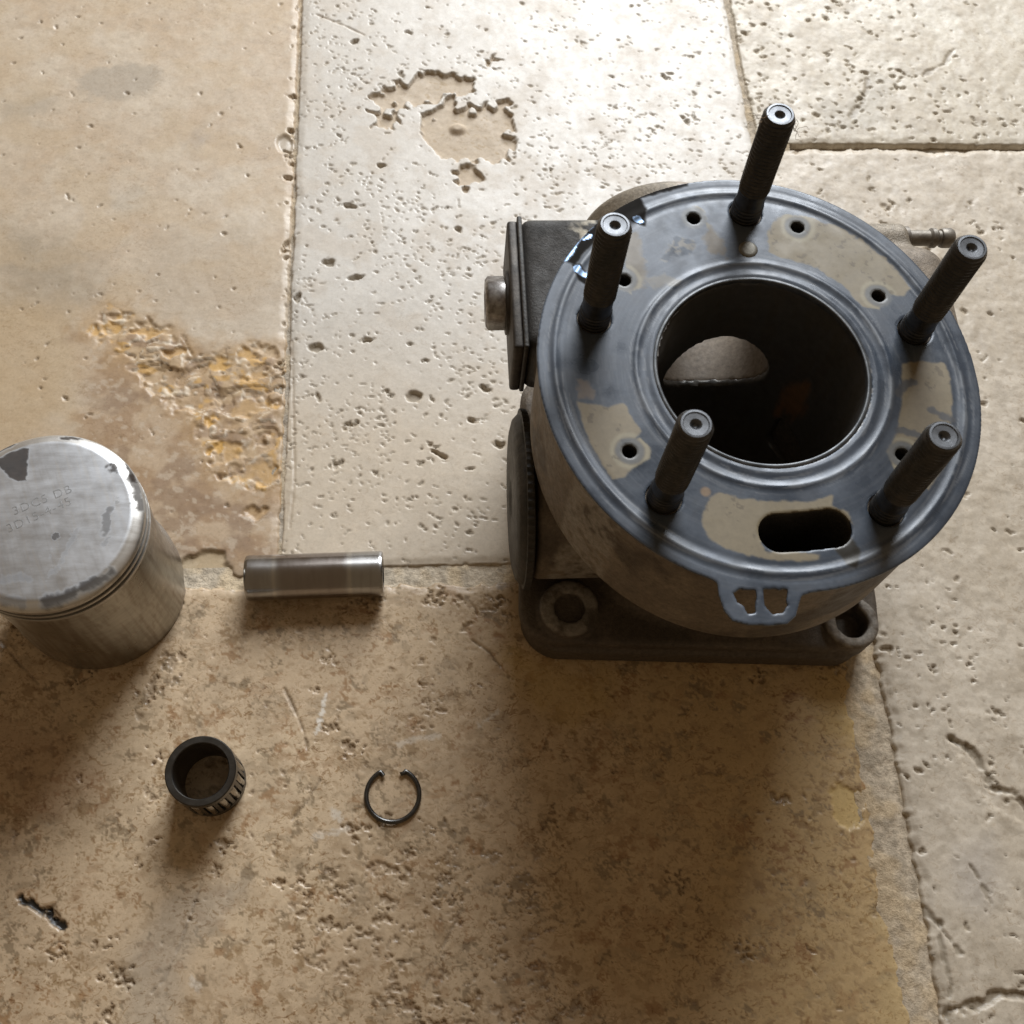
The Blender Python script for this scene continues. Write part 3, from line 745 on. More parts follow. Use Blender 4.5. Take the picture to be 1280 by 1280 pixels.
def body_sdf(X, Y, Z):
    r = np.hypot(X, Y)
    ro = r_deck(X[:, :, :1], Y[:, :, :1], -1.0)
    # water-jacket drum, its lower rim rounded in
    d1 = r - ro + 5; d2 = np.maximum(Z - DECK + 5, 60 + 5 - Z)
    drum = np.sqrt(np.maximum(d1, 0) ** 2 + np.maximum(d2, 0) ** 2) + np.minimum(np.maximum(d1, d2), 0) - 5
    drum = np.maximum(drum, Z - DECK)
    top_lip = np.maximum(np.maximum(r - ro, Z - DECK), DECK - 5 - Z)
    d = np.minimum(drum, top_lip)
    neck = scyl(X, Y, Z, 0, 0, 37, 8, 70, 2)
    d = smin(d, neck, 4)
    d = smin(d, scyl(Y, Z, X, -4, 35, 23.5, -52.6, -20, 2), 5)             # side port housing
    d = smin(d, scyl(X, Z, Y, -9, 51, 25, 5, 81, 4), 6)                          # exhaust stub
    d = smin(d, sbox(X, Y, Z, (-30, 42.5, 67), (25.3, 21.5, 12.5), 3.5), 4)            # power-valve housing
    d = smin(d, sbox(X, Y, Z, (46, 36, 62), (21, 19, 20), 9), 6)                 # right water jacket bulge
    d = smin(d, scyl(Y, Z, X, 59, 72, 6, 40, 58, 2), 4)                          # nipple boss
    # base flange
    xr = X * math.cos(FA) + Y * math.sin(FA); yr = -X * math.sin(FA) + Y * math.cos(FA)
    fl = sbox(xr, yr, Z, (1.5, 2, 4.5), (54.5, 47.5, 4.5), 1.2)
    q = np.maximum(np.abs(xr - 1.5) - 54.5 + 13, 0); w = np.maximum(np.abs(yr - 2) - 47.5 + 13, 0)
    fl = np.maximum(fl, np.hypot(q, w) - 13)
    fl2 = sbox(xr, yr, Z, (1.5, 3, 10.5), (55.5, 47, 2.7), 1.2)
    q = np.maximum(np.abs(xr - 1.5) - 55.5 + 12, 0); w = np.maximum(np.abs(yr - 3) - 47 + 12, 0)
    fl2 = np.maximum(fl2, np.hypot(q, w) - 12)
    fl = smin(fl, fl2, 1.0)
    d = smin(d, fl, 3)
    for bx_, by_, br in ((-40.8, -31.5, 9.0), (45.2, -38.3, 8.4), (-42, 38, 9), (45, 38, 9)):
        d = smin(d, scyl(X, Y, Z, bx_, by_, br, 6, 16.4, .8), 1.0)
    for bx_, by_, br, bz in ((-40.8, -31.5, 4.6, 14.0), (45.2, -38.3, 5.0, 8), (-42, 38, 4.6, 8), (45, 38, 4.6, 8)):
        d = np.maximum(d, -scyl(X, Y, Z, bx_, by_, br, bz, 30))
    d = np.maximum(d, -sbox(X, Y, Z, (45.5, -35, 14), (2.4, 6, 3.4), 1))        # slot broken into the right ear
    # scoop beside the left ear
    d = smax(d, -sbox(X, Y, Z, (-20, -40, 24), (16, 9, 9), 3), 2)
    # bore, exhaust passage, transfer pockets, coolant slot, small coolant holes
    d = np.maximum(d, BR + 2.4 - np.hypot(X - BX, Y - BY))
    ex = (np.hypot((X - 0.0) / 15.5, (Z - (61.5 - 0.10 * (Y - 20))) / 13.5) - 1) * 13.0
    d = np.maximum(d, -np.maximum(ex, 10 - Y))
    sl = slot_sd(X[:, :, 0], Y[:, :, 0])[:, :, None]
    d = np.maximum(d, -np.maximum(sl - .2, 74 - Z))
    for hx, hy in HOLES:
        d = np.maximum(d, -scyl(X, Y, Z, hx, hy, 2.1, 84, 110))
    return np.maximum(d, -Z)

V, F = sdf_mesh(body_sdf, (-68, -58, -2), (74, 88, 104), 0.8)
x, y, z = V.T
nz = fbm3(x / 10, y / 10, z / 10, 701, 4); nf = fbm3(x / 2.4, y / 2.4, z / 2.4, 702, 3)
col = np.ones((len(V), 3)) * np.array((0.175, 0.142, 0.108))
col = mix(col, (0.215, 0.176, 0.134), sst(.46, .66, nz))
col = mix(col, (0.060, 0.046, 0.034), sst(.55, .70, fbm3(x / 15, y / 15, z / 15, 703, 3)) * .7)
low_dark = (1 - sst(10, 24, z + 7 * (nz - .5)))  # casting gets darker towards the base
col = mix(col, (0.085, 0.069, 0.054), low_dark * .85)
# lit zone on the exhaust side, painted paler into the casting
lit_zone = np.maximum(sst(58, 68, y + 8 * (nz - .5)), sst(46, 62, y + 8 * (nz - .5)) * sst(-24, -16, x)) * (z < 97)
col = mix(col, (0.24, 0.205, 0.155), lit_zone * .75)
pv = (1 - sst(0, 5, np.maximum(np.abs(x + 46) - 15, np.abs(y - 42) - 21) + 6 * (nz - .5))) * sst(46, 56, z) * (1 - sst(88, 92, z))
col = mix(col, (0.022, 0.021, 0.020), pv * .93)
chipd = (1 - sst(0, 5, np.hypot(x + 34, (y - 58) * 1.2) - 5 + 9 * (nf - .5))) * sst(.5, .62, nf) * (z > 60) * (z < 90)
col = mix(col, (0.50, 0.45, 0.36), chipd * .85)
inside = (np.hypot(x - 0, z - 60) < 17.5) & (y > 20)
col = mix(col, (0.34, 0.28, 0.22), (inside & (np.hypot(x, y) > 27)).astype(float) * .9)
ear = np.maximum(1 - sst(8, 9.6, np.hypot(x - 45.2, y + 38.3)), 1 - sst(8, 9.8, np.hypot(x + 40.8, y + 31.5))) * sst(15.2, 16.2, z) * sst(.30, .55, nf)
col = mix(col, (0.30, 0.275, 0.24), ear * .8)
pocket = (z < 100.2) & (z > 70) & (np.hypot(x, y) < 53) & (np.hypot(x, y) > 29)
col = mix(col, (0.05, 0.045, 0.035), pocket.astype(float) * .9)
met = np.where(inside & (np.hypot(x, y) > 27), 0.0, .25)
rgh = 0.62 + (nz - .5) * .3 - lit_zone * .12
mk('cylinder_body', V, F, M_CAST, cyl, sharp=50, col=col, rgh=rgh, met=met)

def liner_sdf(X, Y, Z):
    r = np.hypot(X - BX, Y - BY)
    d = np.maximum(np.maximum(r - BR - 2.2, BR - r), np.abs(Z - 50.6) - 50.0)
    ex = (np.hypot((X - 0.0) / 15.0, (Z - 61.8) / 13.2) - 1) * 13.0
    d = np.maximum(d, -np.maximum(ex, -Y))
    tr = sbox(X, Y, Z, (26, 9, 40), (8, 7, 8), 3)
    d = np.maximum(d, -tr)
    tr = sbox(X, Y, Z, (-26, 4, 40), (8, 8, 8), 3)
    return np.maximum(d, -tr)
V, F = sdf_mesh(liner_sdf, (-30, -31, -1), (31, 30, 103), 0.7)
x, y, z = V.T
col = np.ones((len(V), 3)) * np.array((0.12, 0.115, 0.108))
nzl = fbm(np.arctan2(y, x) * 9, z / 12, 711, 4)
col = mix(col, (0.115, 0.105, 0.090), sst(.45, .65, nzl))
az = np.degrees(np.arctan2(y, x))
orange_patch = 1 - sst(.55, 1.0, np.hypot((az - 33) / 11.0, (z - 60) / 14.0) + (nzl - .5) * 1.1)  # orange-brown patch on the bore wall
col = mix(col, (0.34, 0.18, 0.085), orange_patch * .85)
lip = sst(98.6, 100.2, z)
lip = lip * sst(-95, -70, az) * (1 - sst(-5, 20, az))
col = mix(col, (0.30, 0.285, 0.265), lip)
mk('cylinder_liner', V, F, M_LINER, cyl, sharp=50, col=col, rgh=0.42 + (nzl - .5) * .2 , met=0.35 + .2 * lip)

# --- studs, threaded above a plain waist
def stud_arrays(L=36.2, seg=28, pitch=1.25):
    zs = np.concatenate([np.arange(0, L - .9, 0.18), [L - .9, L - .55, L - .25, L - .05, L]])
    t = np.arange(seg) * 2 * np.pi / seg
    Zg, T = np.meshgrid(zs, t, indexing='ij')
    ph = (Zg / pitch - T / (2 * np.pi)) % 1.0
    tri = np.abs(ph - .5) * 2
    thr = sst(9.5, 11.0, Zg)                                    # long upper thread
    base = 1 - sst(4.6, 6.2, Zg)                                # short thread entering the deck
    waist = 3.72
    rr = waist + (4.05 - waist) * np.maximum(thr, base) - 0.56 * tri * np.maximum(thr, base * .5)
    ch = np.clip((Zg - (L - 1.0)) / 1.0, 0, 1)
    rr = rr * (1 - ch) + ch * np.minimum(rr, 3.35) 
    V = np.stack([rr * np.cos(T), rr * np.sin(T), Zg], -1).reshape(-1, 3)
    return V, gridfaces(len(zs), seg, True)
V, F = stud_arrays()
stud0 = None
tip_prof = [(3.33, 36.18), (3.2, 36.34), (2.75, 36.36), (2.6, 36.12), (1.3, 36.06), (1.05, 35.9), (0.45, 35.2), (0.001, 35.0)]
for i, (b, tpt) in enumerate(STUDS):
    if stud0 is None:
        o = mk('stud', V, F, M_STUD, cyl, sharp=60)
        tp = lathe('stud_end', tip_prof, 32, M_STUDTIP, o, sharp=25)
        stud0 = (o, tp)
    else:
        o = stud0[0].copy(); COL.objects.link(o); o.parent = cyl
        tp = stud0[1].copy(); COL.objects.link(tp); tp.parent = o
    o.location = Vector((b[0], b[1], 100.5)) * S
    d = Vector((tpt[0] - b[0], tpt[1] - b[1], 36.0))
    o.rotation_euler = d.to_track_quat('Z', 'Y').to_euler()
    o.rotation_euler.rotate_axis('Z', i * 1.3)

# --- cover plate and hex bolt on the left of the power-valve housing
def rbox(name, c, h, r, mat, parent, seg=3):
    import bmesh
    bm = bmesh.new()
    bmesh.ops.create_cube(bm, size=1)
    for v in bm.verts:
        v.co = Vector((v.co.x * 2 * h[0] + c[0], v.co.y * 2 * h[1] + c[1], v.co.z * 2 * h[2] + c[2])) * S
    bmesh.ops.bevel(bm, geom=list(bm.edges), offset=r * S, segments=seg, profile=.5, affect='EDGES')
    me = bpy.data.meshes.new(name)
    bm.to_mesh(me); bm.free()
    me.polygons.foreach_set('use_smooth', np.ones(len(me.polygons), bool))
    me.set_sharp_from_angle(angle=math.radians(40))
    me.materials.append(mat)
    return link(name, me, parent)

rbox('cover_gasket', (-55.2, 42.5, 67), (0.7, 21.6, 12.2), .5, M_BLACK, cyl)
rbox('cover_plate', (-57.2, 42.2, 66.6), (1.5, 21.0, 11.7), .9, M_PLATE, cyl)
def hexbolt(name, x_head, cy, cz, af, hl, parent):
    t = np.arange(6) * np.pi / 3 + .42
    R6 = af / math.sqrt(3)
    rings = [(0.0, R6), (hl * .85, R6), (hl, R6 * .86), (hl, R6 * .5), (hl - .5, R6 * .45), (hl - .5, 0.01)]
    V = np.array([(x_head - a, cy + r * math.cos(k), cz + r * math.sin(k)) for a, r in rings for k in t])
    F = gridfaces(len(rings), 6, True)[:, ::-1].copy()
    o = mk(name, V, F, M_BOLT, parent, smooth=False)
    lathe('bolt_collar', [(0.01, 0), (R6 * 1.16, 0), (R6 * 1.2, .4), (R6 * 1.16, 1.3), (R6 * .9, 1.6), (0.01, 1.6)], 40, M_PLATE, o, xf=(AX_NX, (x_head + 1.4, cy, cz)))
    return o
hexbolt('cover_bolt', -59.6, 43.0, 67, 13.4, 5.6, cyl)
# --- ribbed black port flange low on the left side
def ribbed():
    prof = [(0.0, 18.0), (0.0, 25.2), (0.4, 26.0), (2.2, 26.2), (2.4, 25.2), (2.9, 25.0), (4.2, 23.6), (4.9, 21.0), (5.1, 6.0), (4.6, 5.0), (4.5, 0.05)]
    seg = 216
    t = np.arange(seg) * 2 * np.pi / seg
    V = []
    for a, r in prof:
        rr = r + (0.55 * (np.arange(seg) % 3 == 0) if r > 25.9 else 0.0)
        V.append(np.stack([-53.2 - a + 0 * t, -4 + rr * np.cos(t), 35 + rr * np.sin(t)], -1))
    return np.concatenate(V), gridfaces(len(prof), seg, True)[:, ::-1].copy()
V, F = ribbed()
mk('port_flange', V, F, M_BLACK, cyl, sharp=40)

# --- hose nipple at the far right
lathe('hose_nipple', [(0.01, 0), (3.4, 0), (3.4, 2), (2.3, 2.6), (2.3, 8.5), (2.9, 9.2), (2.9, 10.4), (2.2, 11.2), (2.2, 12.0), (2.7, 12.2), (2.9, 12.8), (2.9, 15.0), (2.4, 15.8), (0.01, 16.0)], 32,
      M_PALE, cyl, xf=(AX_X, (57, 60.5, 73)))

# ================================================================== HEAD GASKET
gasket = thing('head_gasket', 'blue grey ring gasket with tan stains and a small tab, lying on the cylinder', 'gasket', (0, 0, 0))
TAB = P2([(872, 700), (889, 713), (897, 728), (899, 745), (905, 763), (916, 776), (935, 781), (962, 782), (984, 780), (995, 770), (999, 755), (1002, 745), (1012, 738), (1020, 715), (960, 690)], 101.3)
T1 = P2([(919, 743), (925, 738), (943, 738), (943, 764), (936, 766), (932, 757), (922, 752)], 101.3)
T2 = P2([(957, 738), (982, 738), (983, 755), (976, 765), (966, 766), (958, 757)], 101.3)
def rad(X, Y): return np.hypot(X, Y) / r_deck(X, Y) * 56.0
def gasket_h(X, Y):
    r = rad(X, Y); rb = np.hypot(X - BX, Y - BY)
    h = 0.30 * np.exp(-((rb - 31.6) / .75) ** 2) - 0.08 * np.exp(-((rb - 29.6) / .6) ** 2) + .14 * np.exp(-((rb - 28.0) / .7) ** 2)
    h += 0.33 * np.exp(-((r - 51.6) / .8) ** 2) - .07 * np.exp(-((r - 49.6) / .7) ** 2) - .06 * np.exp(-((r - 53.4) / .6) ** 2)
    return h
def gasket_sdf(X, Y, Z):
    X2, Y2 = X[:, :, 0], Y[:, :, 0]
    o = np.hypot(X2, Y2) - r_deck(X2, Y2)
    o = smin(o, sdpoly(X2, Y2, TAB) , 1.2)
    o = np.maximum(o, BR + .55 - np.hypot(X2 - BX, Y2 - BY))
    for hx, hy in HOLES:
        o = np.maximum(o, 1.75 - np.hypot(X2 - hx, Y2 - hy))
    o = np.maximum(o, -slot_sd(X2, Y2))
    ww = (fbm(X2 / 1.6, Y2 / 1.6, 805, 2) - .5) * .7
    o = np.maximum(o, .30 - sdpoly(X2, Y2, T1) + ww); o = np.maximum(o, .30 - sdpoly(X2, Y2, T2) + ww)
    for b, _ in STUDS:
        o = np.maximum(o, 4.35 - np.hypot(X2 - b[0], Y2 - b[1]))
    h = gasket_h(X2, Y2)
    return np.maximum(o[:, :, None], np.abs(Z - 101.0 - h[:, :, None]) - 0.45)
V, F = sdf_mesh(gasket_sdf, (-60, -70, 99.6), (60, 62, 102.6), 0.33)
x, y, z = V.T
n1 = fbm(x / 18, y / 18, 801, 3); n2 = fbm(x / 4, y / 4, 802, 4); n3 = fbm(x / 1.4, y / 1.4, 803, 3)
rb = np.hypot(x - BX, y - BY); az = np.arctan2(y, x); r = rad(x, y)
circ = fbm(az * 5, r * 1.6, 804, 4)
col = np.ones((len(V), 3)) * np.array((0.050, 0.063, 0.084))
col = mix(col, (0.076, 0.092, 0.118), sst(.42, .68, n1))
col = mix(col, (0.044, 0.050, 0.062), sst(.50, .72, n2) * .4)
str_ = fbm(az * 1.8, rb * 2.6, 806, 3)
col = mix(col, (0.105, 0.118, 0.138), sst(.50, .75, str_) * .3)
col = mix(col, (0.150, 0.162, 0.180), sst(.55, .72, circ) * (np.maximum(1 - sst(2.0, 5.0, np.abs(rb - 30.5)), 1 - sst(1.5, 4.0, np.abs(r - 51.5)))) * .8)
col = mix(col, (0.19, 0.205, 0.225), np.exp(-((rb - 31.4) / .5) ** 2) * sst(.42, .6, n2) * .7)
col = mix(col, (0.17, 0.185, 0.205), np.exp(-((r - 51.5) / .45) ** 2) * sst(.45, .6, n2) * .7)
rgh = 0.36 + (n2 - .5) * .22 + (n1 - .5) * .18
met = np.full(len(V), .12)
TAN = (0.225, 0.185, 0.118)
wob = (n2 - .5) * 3.0 + (n3 - .5) * 1.6
def stain(pts, c=TAN, k=.95, soft=.35, w=1.0):
    return (1 - sst(-soft, soft, sdpoly(x, y, P2(pts, 101.4)) + wob * w)) * k, c
tan_all = np.zeros(len(V))
for pts, w in (([(958, 290), (968, 275), (985, 268), (1010, 272), (1040, 280), (1075, 298), (1105, 322), (1128, 345), (1136, 360), (1128, 368), (1112, 370), (1098, 388), (1078, 384), (1055, 358), (1020, 335), (985, 325), (960, 315)], .5),
               ([(722, 502), (760, 508), (780, 505), (790, 522), (800, 540), (793, 548), (775, 550), (778, 556), (800, 548), (812, 560), (810, 572), (796, 580), (780, 596), (766, 598), (752, 580), (738, 555), (726, 525)], .35),
               ([(878, 640), (885, 622), (900, 616), (925, 622), (960, 628), (1000, 627), (1040, 620), (1040, 632), (1060, 640), (1067, 656), (1050, 645), (950, 655), (955, 690), (1025, 693), (1024, 701), (960, 700), (920, 690), (890, 675), (878, 658)], .45),
               ([(1128, 455), (1150, 452), (1180, 454), (1188, 475), (1190, 520), (1182, 580), (1160, 612), (1150, 600), (1140, 610), (1120, 590), (1110, 565), (1122, 540), (1128, 500)], .35)):
    k, c = stain(pts, w=w)
    shade = np.array(c) * (0.93 + .14 * n1)[:, None]
    col = col + (shade - col) * k[:, None]
    tan_all = np.maximum(tan_all, k)
for pts, c, kk in (([(770, 300), (795, 290), (800, 320), (812, 340), (805, 358), (790, 368), (770, 362), (790, 340)], (0.17, 0.137, 0.09), .75),
                   ([(872, 258), (885, 275), (905, 300), (905, 320), (885, 322), (882, 300), (878, 275)], (0.14, 0.11, 0.07), .8),
                   ([(722, 475), (740, 478), (742, 498), (722, 500)], (0.15, 0.115, 0.085), .8),
                   ([(805, 345), (830, 345), (850, 352), (820, 362)], (0.19, 0.165, 0.12), .5)):
    k, c = stain(pts, c, kk, .8, 1.2)
    col = mix(col, c, k)
    tan_all = np.maximum(tan_all, k)
# ring of bare grey and a pale halo round every small hole
for hx, hy in HOLES:
    dh = np.hypot(x - hx, y - hy) + (n2 - .5) * .8
    near = tan_all
    col = mix(col, (0.30, 0.27, 0.19), (1 - sst(4.2, 5.2, dh)) * sst(3.2, 4.0, dh) * near * .8)
    col = mix(col, (0.115, 0.12, 0.122), (1 - sst(2.9, 3.9, dh)) * .9)
# dark marks in the right-hand stain
for pts in ([(1122, 492), (1132, 480), (1142, 478)], [(1162, 512), (1175, 518), (1190, 525)], [(1123, 538), (1140, 541), (1150, 546)], [(1130, 570), (1136, 562)]):
    d = sdline(x, y, P2(pts, 101.4)) + (n3 - .5) * 1.2
    col = mix(col, (0.075, 0.078, 0.085), (1 - sst(.6, 1.2, d)) * .9)
rgh = rgh + tan_all * .15
met = met * (1 - tan_all)
# flecks in the stain near the slot
fl = sst(.66, .70, n3) * tan_all * sst(.5, .6, n2)
col = mix(col, (0.09, 0.07, 0.045), fl * .6)
# torn coat top left: black wet residue and bare polished steel, blue sky reflection painted in
k, c = stain([(775, 252), (800, 240), (808, 262), (806, 282), (790, 278), (765, 272)], (0.018, 0.016, 0.014), .97, .4, .4)
k2, _ = stain([(714, 330), (724, 330), (738, 345), (736, 358), (722, 350)], (0.018, 0.016, 0.014), .97, .4, .4)
k3, _ = stain([(705, 326), (722, 300), (745, 275), (762, 262), (790, 250), (800, 240), (860, 228), (860, 233), (800, 249), (772, 270), (745, 300), (720, 332)], (0.018, 0.016, 0.014), .97, .4, .35)
kk = np.maximum(np.maximum(k, k2), k3)
col = mix(col, (0.020, 0.018, 0.016), kk); rgh = rgh * (1 - kk) + kk * .93; met = met * (1 - kk)
for pts, w_ in (([(707, 322), (717, 305), (728, 290)], 1.25), ([(732, 286), (742, 276), (752, 272)], .9), ([(720, 336), (728, 342), (737, 346)], .9), ([(795, 274), (801, 276)], .7), ([(729, 300), (738, 294)], .5)):
    d = sdline(x, y, P2(pts, 101.4)) + (n3 - .5) * 1.3 + (n2 - .5) * .8
    k = 1 - sst(w_ * .7, w_ * 1.1, d)
    col = mix(col, (0.26, 0.38, 0.58), k); rgh = rgh * (1 - k) + k * .32; met = met * (1 - k) + k * .9
# crusty patch beside the first hole
k, c = stain([(830, 310), (850, 298), (868, 300), (872, 312), (850, 322), (830, 325)], (0.19, 0.175, 0.15), .8, .6, 1.6)
col = mix(col, c, k * sst(.45, .6, n3)); rgh = rgh + k * .2
# brown smear to the right of the slot, tiny brown dot
k, c = stain([(1042, 686), (1062, 672), (1076, 690), (1070, 710), (1058, 706), (1050, 694)], (0.034, 0.029, 0.020), .9, .5, .4)
col = mix(col, c, k)
d = np.hypot(x + 17.9, y + 32.7)
col = mix(col, (0.23, 0.16, 0.10), (1 - sst(.9, 1.5, d)) * .9)
edge = 1 - sst(0.1, .45, rb - BR - .55)
edge = edge * sst(-95, -70, np.degrees(az)) * (1 - sst(-5, 25, np.degrees(az)))
col = mix(col, (0.36, 0.345, 0.32), edge * .8 * sst(.35, .6, n3)); met = np.maximum(met, edge * .5)
mk('gasket_plate', V, F, M_GASKET, gasket, sharp=45, col=col, rgh=rgh, met=met)
lathe('fire_ring', [(25.95, 99.9), (25.95, 101.52), (26.05, 101.68), (26.35, 101.74), (26.9, 101.66), (27.2, 101.3)], 240, M_FIRE, gasket, sharp=60)
lathe('rivet', [(0.001, .45), (1.5, .42), (2.2, .35), (2.5, .15), (2.6, -.1), (2.75, -.25)], 28, M_BRASS, gasket, xf=(np.eye(3), (1.2, 35.6, 101.35)))

# ================================================================== PISTON
PCX, PCY, PH = -183.8, -16.4, 57.5
piston = thing('piston', 'aluminium piston with scratched domed crown standing at the left edge of the floor', 'piston', (PCX, PCY, 0))
def r3(a): return np.asarray(a, float)
RP = 25.9
prof = [(0.02, PH)] + [(k, PH - 0.0016 * k * k) for k in np.arange(.4, 22.6, .4)]
prof += [(22.9, PH - .95), (23.2, PH - 1.12), (23.8, PH - 1.36), (24.4, PH - 1.62), (24.9, PH - 1.9), (25.3, PH - 2.2), (25.6, PH - 2.6), (25.7, PH - 3.1)]
zz = PH - 3.4
for g in (0, 1):
    prof += [(25.7, zz - .2), (25.65, zz - .95), (25.55, zz - 1.0), (23.8, zz - 1.05), (23.8, zz - 2.55), (25.6, zz - 2.6), (25.75, zz - 2.7)]
    zz -= 2.8
prof += [(25.7, zz - .4), (25.6, zz - 1.2), (25.2, zz - 1.6), (25.2, zz - 2.6)]
prof_r, prof_z = np.array(prof).T
# subdivide for paint
V, F = lathe_arrays(prof, 420)
x, y, z = V.T
X, Y = x + PCX, y + PCY
n1 = fbm(X / 12, Y / 12, 901, 4); n2 = fbm(X / 3.2, Y / 3.2, 902, 4); n3 = fbm(X / 1.1, Y / 1.1, 903, 3)
sc = fbm((X * .94 + Y * .34) / .7, (-X * .34 + Y * .94) / 9, 904, 3)
col = np.ones((len(V), 3)) * np.array((0.58, 0.60, 0.63))
col = mix(col, (0.66, 0.68, 0.71), sst(.38, .72, n1) * .7)
col = mix(col, (0.50, 0.505, 0.515), sst(.56, .7, sc) * .35)
col = mix(col, (0.60, 0.60, 0.60), sst(.62, .74, fbm((X * .94 + Y * .34) / .4, (-X * .34 + Y * .94) / 11, 905, 2)) * .6)
rr = np.hypot(x, y)
bev = sst(22.6, 23.2, rr)
col = mix(col, (0.74, 0.72, 0.68), bev * .8)
rgh = 0.44 + (n2 - .5) * .16 - bev * .08
met = np.full(len(V), .85)
wob = (n2 - .5) * 3.2 + (n3 - .5) * 1.4
def cp(pts): return np.array([at(p[0] / 5.3333, p[1] / 5.3333 + 530, PH - .5)[:2] for p in pts])
DK = (0.046, 0.036, 0.030)
for pts, kk in (([(-60, 250), (10, 215), (60, 180), (130, 165), (195, 150), (200, 205), (175, 255), (190, 305), (185, 385), (120, 395), (60, 365), (30, 310), (-20, 270)], .92),
                ([(360, 82), (430, 66), (520, 72), (560, 92), (500, 102), (420, 98)], .95),
                ([(-80, 190), (0, 150), (70, 112), (95, 118), (40, 150), (-40, 200)], .95),
                ([(805, 238), (840, 245), (880, 310), (900, 370), (880, 370), (850, 310)], .95)):
    k = (1 - sst(-.3, .3, sdpoly(X, Y, cp(pts)) + wob * .35)) * kk
    col = col + (np.array(DK) * (.6 + .9 * n2[:, None] + .5 * (n3[:, None] - .5)) - col) * k[:, None]; rgh = rgh + k * .5; met = met * (1 - k)
for pts, w_, kk in (([(880, 350), (905, 420), (930, 500), (925, 550)], 1.4, .8), ([(705, 285), (745, 270), (765, 300), (730, 310)], 1.3, .8), ([(735, 560), (710, 600), (712, 680), (690, 740)], 1.2, .6),
                    ([(380, 738), (366, 770)], .55, .8), ([(350, 830), (330, 900)], .6, .35), ([(520, 700), (470, 800), (400, 940), (300, 1050)], .55, .35),
                    ([(780, 520), (850, 525)], .5, .4), ([(785, 490), (840, 465)], .6, .35), ([(720, 760), (690, 800)], .7, .4),
                    ([(300, 1180), (420, 1155), (520, 1100), (640, 1040), (740, 980)], 2.2, .85), ([(30, 1040), (120, 1030), (190, 1040)], 1.4, .4), ([(-60, 1150), (60, 1180), (150, 1185)], 1.5, .5)):
    d = sdline(X, Y, cp(pts)) + (n3 - .5) * 1.6 + (n2 - .5) * 2.0
    k = (1 - sst(w_ * .25, w_, d)) * kk
    col = mix(col, DK, k); rgh = rgh + k * .5; met = met * (1 - k * .9)
groove = (rr < 25.3) & (z < PH - 3.5)
col = mix(col, (0.045, 0.038, 0.032), groove.astype(float)); met = np.where(groove, .3, met)
land = (rr > 25.3) & (z < PH - 2.4)
col = mix(col, (0.40, 0.375, 0.34), land * .8)
crown = mk('crown', V, F[:, ::-1].copy() if False else F, M_CROWN, piston, sharp=32, col=col, rgh=rgh, met=met)
for g in (0, 1):
    z0 = PH - 3.4 - 2.8 * g - 1.30
    lathe('piston_ring', [(23.9, z0), (24.75, z0 - .02), (24.9, z0 - .2), (24.9, z0 - .85), (24.75, z0 - 1.02), (23.9, z0 - 1.04)], 240, M_RING, piston, sharp=30)

def skirt_sdf(X, Y, Z):
    r = np.hypot(X, Y)
    top = PH - 9.4
    rs = 25.2 + 0.15 * np.clip((top - Z) / top, 0, 1)
    d = np.maximum(r - rs, np.maximum(Z - top, -Z))
    xr = X * math.cos(.62) + Y * math.sin(.62); yr = -X * math.sin(.62) + Y * math.cos(.62)
    rec = sbox(np.abs(xr), yr, Z, (30, 0, 27), (5.6, 12, 14), 4)
    d = smax(d, -rec, 2.5)
    pin = np.hypot(yr, Z - 27) - 7.2
    d = np.maximum(d, -pin)
    inner = np.maximum(r - 22.5, Z - 14)
    d = smax(d, -inner, 1.0)
    arch = sbox(yr, xr * 0, Z, (0, 0, 0), (15, 50, 3.0), 2.5) * 1.0
    d = np.maximum(d, -np.maximum(arch, 10 - np.abs(xr)))
    return d
V, F = sdf_mesh(skirt_sdf, (-27.5, -27.5, -1), (27.5, 27.5, PH - 7.5), 0.6)
x, y, z = V.T
az = np.arctan2(y, x)
n1 = fbm(az * 4, z / 14, 911, 4); n2 = fbm(az * 26, z / 30, 912, 4); n3 = fbm(az * 30, z / 5, 913, 3)
col = np.ones((len(V), 3)) * np.array((0.33, 0.31, 0.27))
col = mix(col, (0.42, 0.40, 0.36), sst(.45, .62, n1) * .7)
col = mix(col, (0.24, 0.205, 0.165), sst(.5, .68, n2) * .6)
col = mix(col, (0.21, 0.17, 0.13), sst(.55, .7, n3) * .4)
mk('skirt', V, F, M_SKIRT, piston, sharp=45, col=col, rgh=0.34 + (n1 - .5) * .2, met=np.full(len(V), .88))

# stamped numbers on the crown
def stamp(txt, u, v, u2, v2, size):
    a = at(u, v, PH)[:2]; b = at(u2, v2, PH)[:2]
    cu = bpy.data.curves.new('stamped_marking', 'FONT')
    cu.body = txt; cu.size = size * S; cu.extrude = 0.00004; cu.align_x = 'LEFT'; cu.space_character = 1.12
    cu.offset = -0.00004
    tmp = bpy.data.objects.new('tmp_text', cu); COL.objects.link(tmp)
    dg = bpy.context.evaluated_depsgraph_get()
    me = bpy.data.meshes.new_from_object(tmp.evaluated_get(dg))
    bpy.data.objects.remove(tmp)
    me.name = 'stamped_marking'
    me.materials.clear(); me.materials.append(M_STAMP)
    # seat every letter on the domed crown
    th = math.atan2(b[1] - a[1], b[0] - a[0])
    for vx in me.vertices:
        px = (vx.co.x * math.cos(th) - vx.co.y * math.sin(th)) + (a[0] - PCX) * S
        py = (vx.co.x * math.sin(th) + vx.co.y * math.cos(th)) + (a[1] - PCY) * S
        pz = (PH - 0.0016 * (px * px + py * py) / S / S) * S + vx.co.z
        vx.co = (px, py, pz)
    return link('stamped_marking', me, crown)
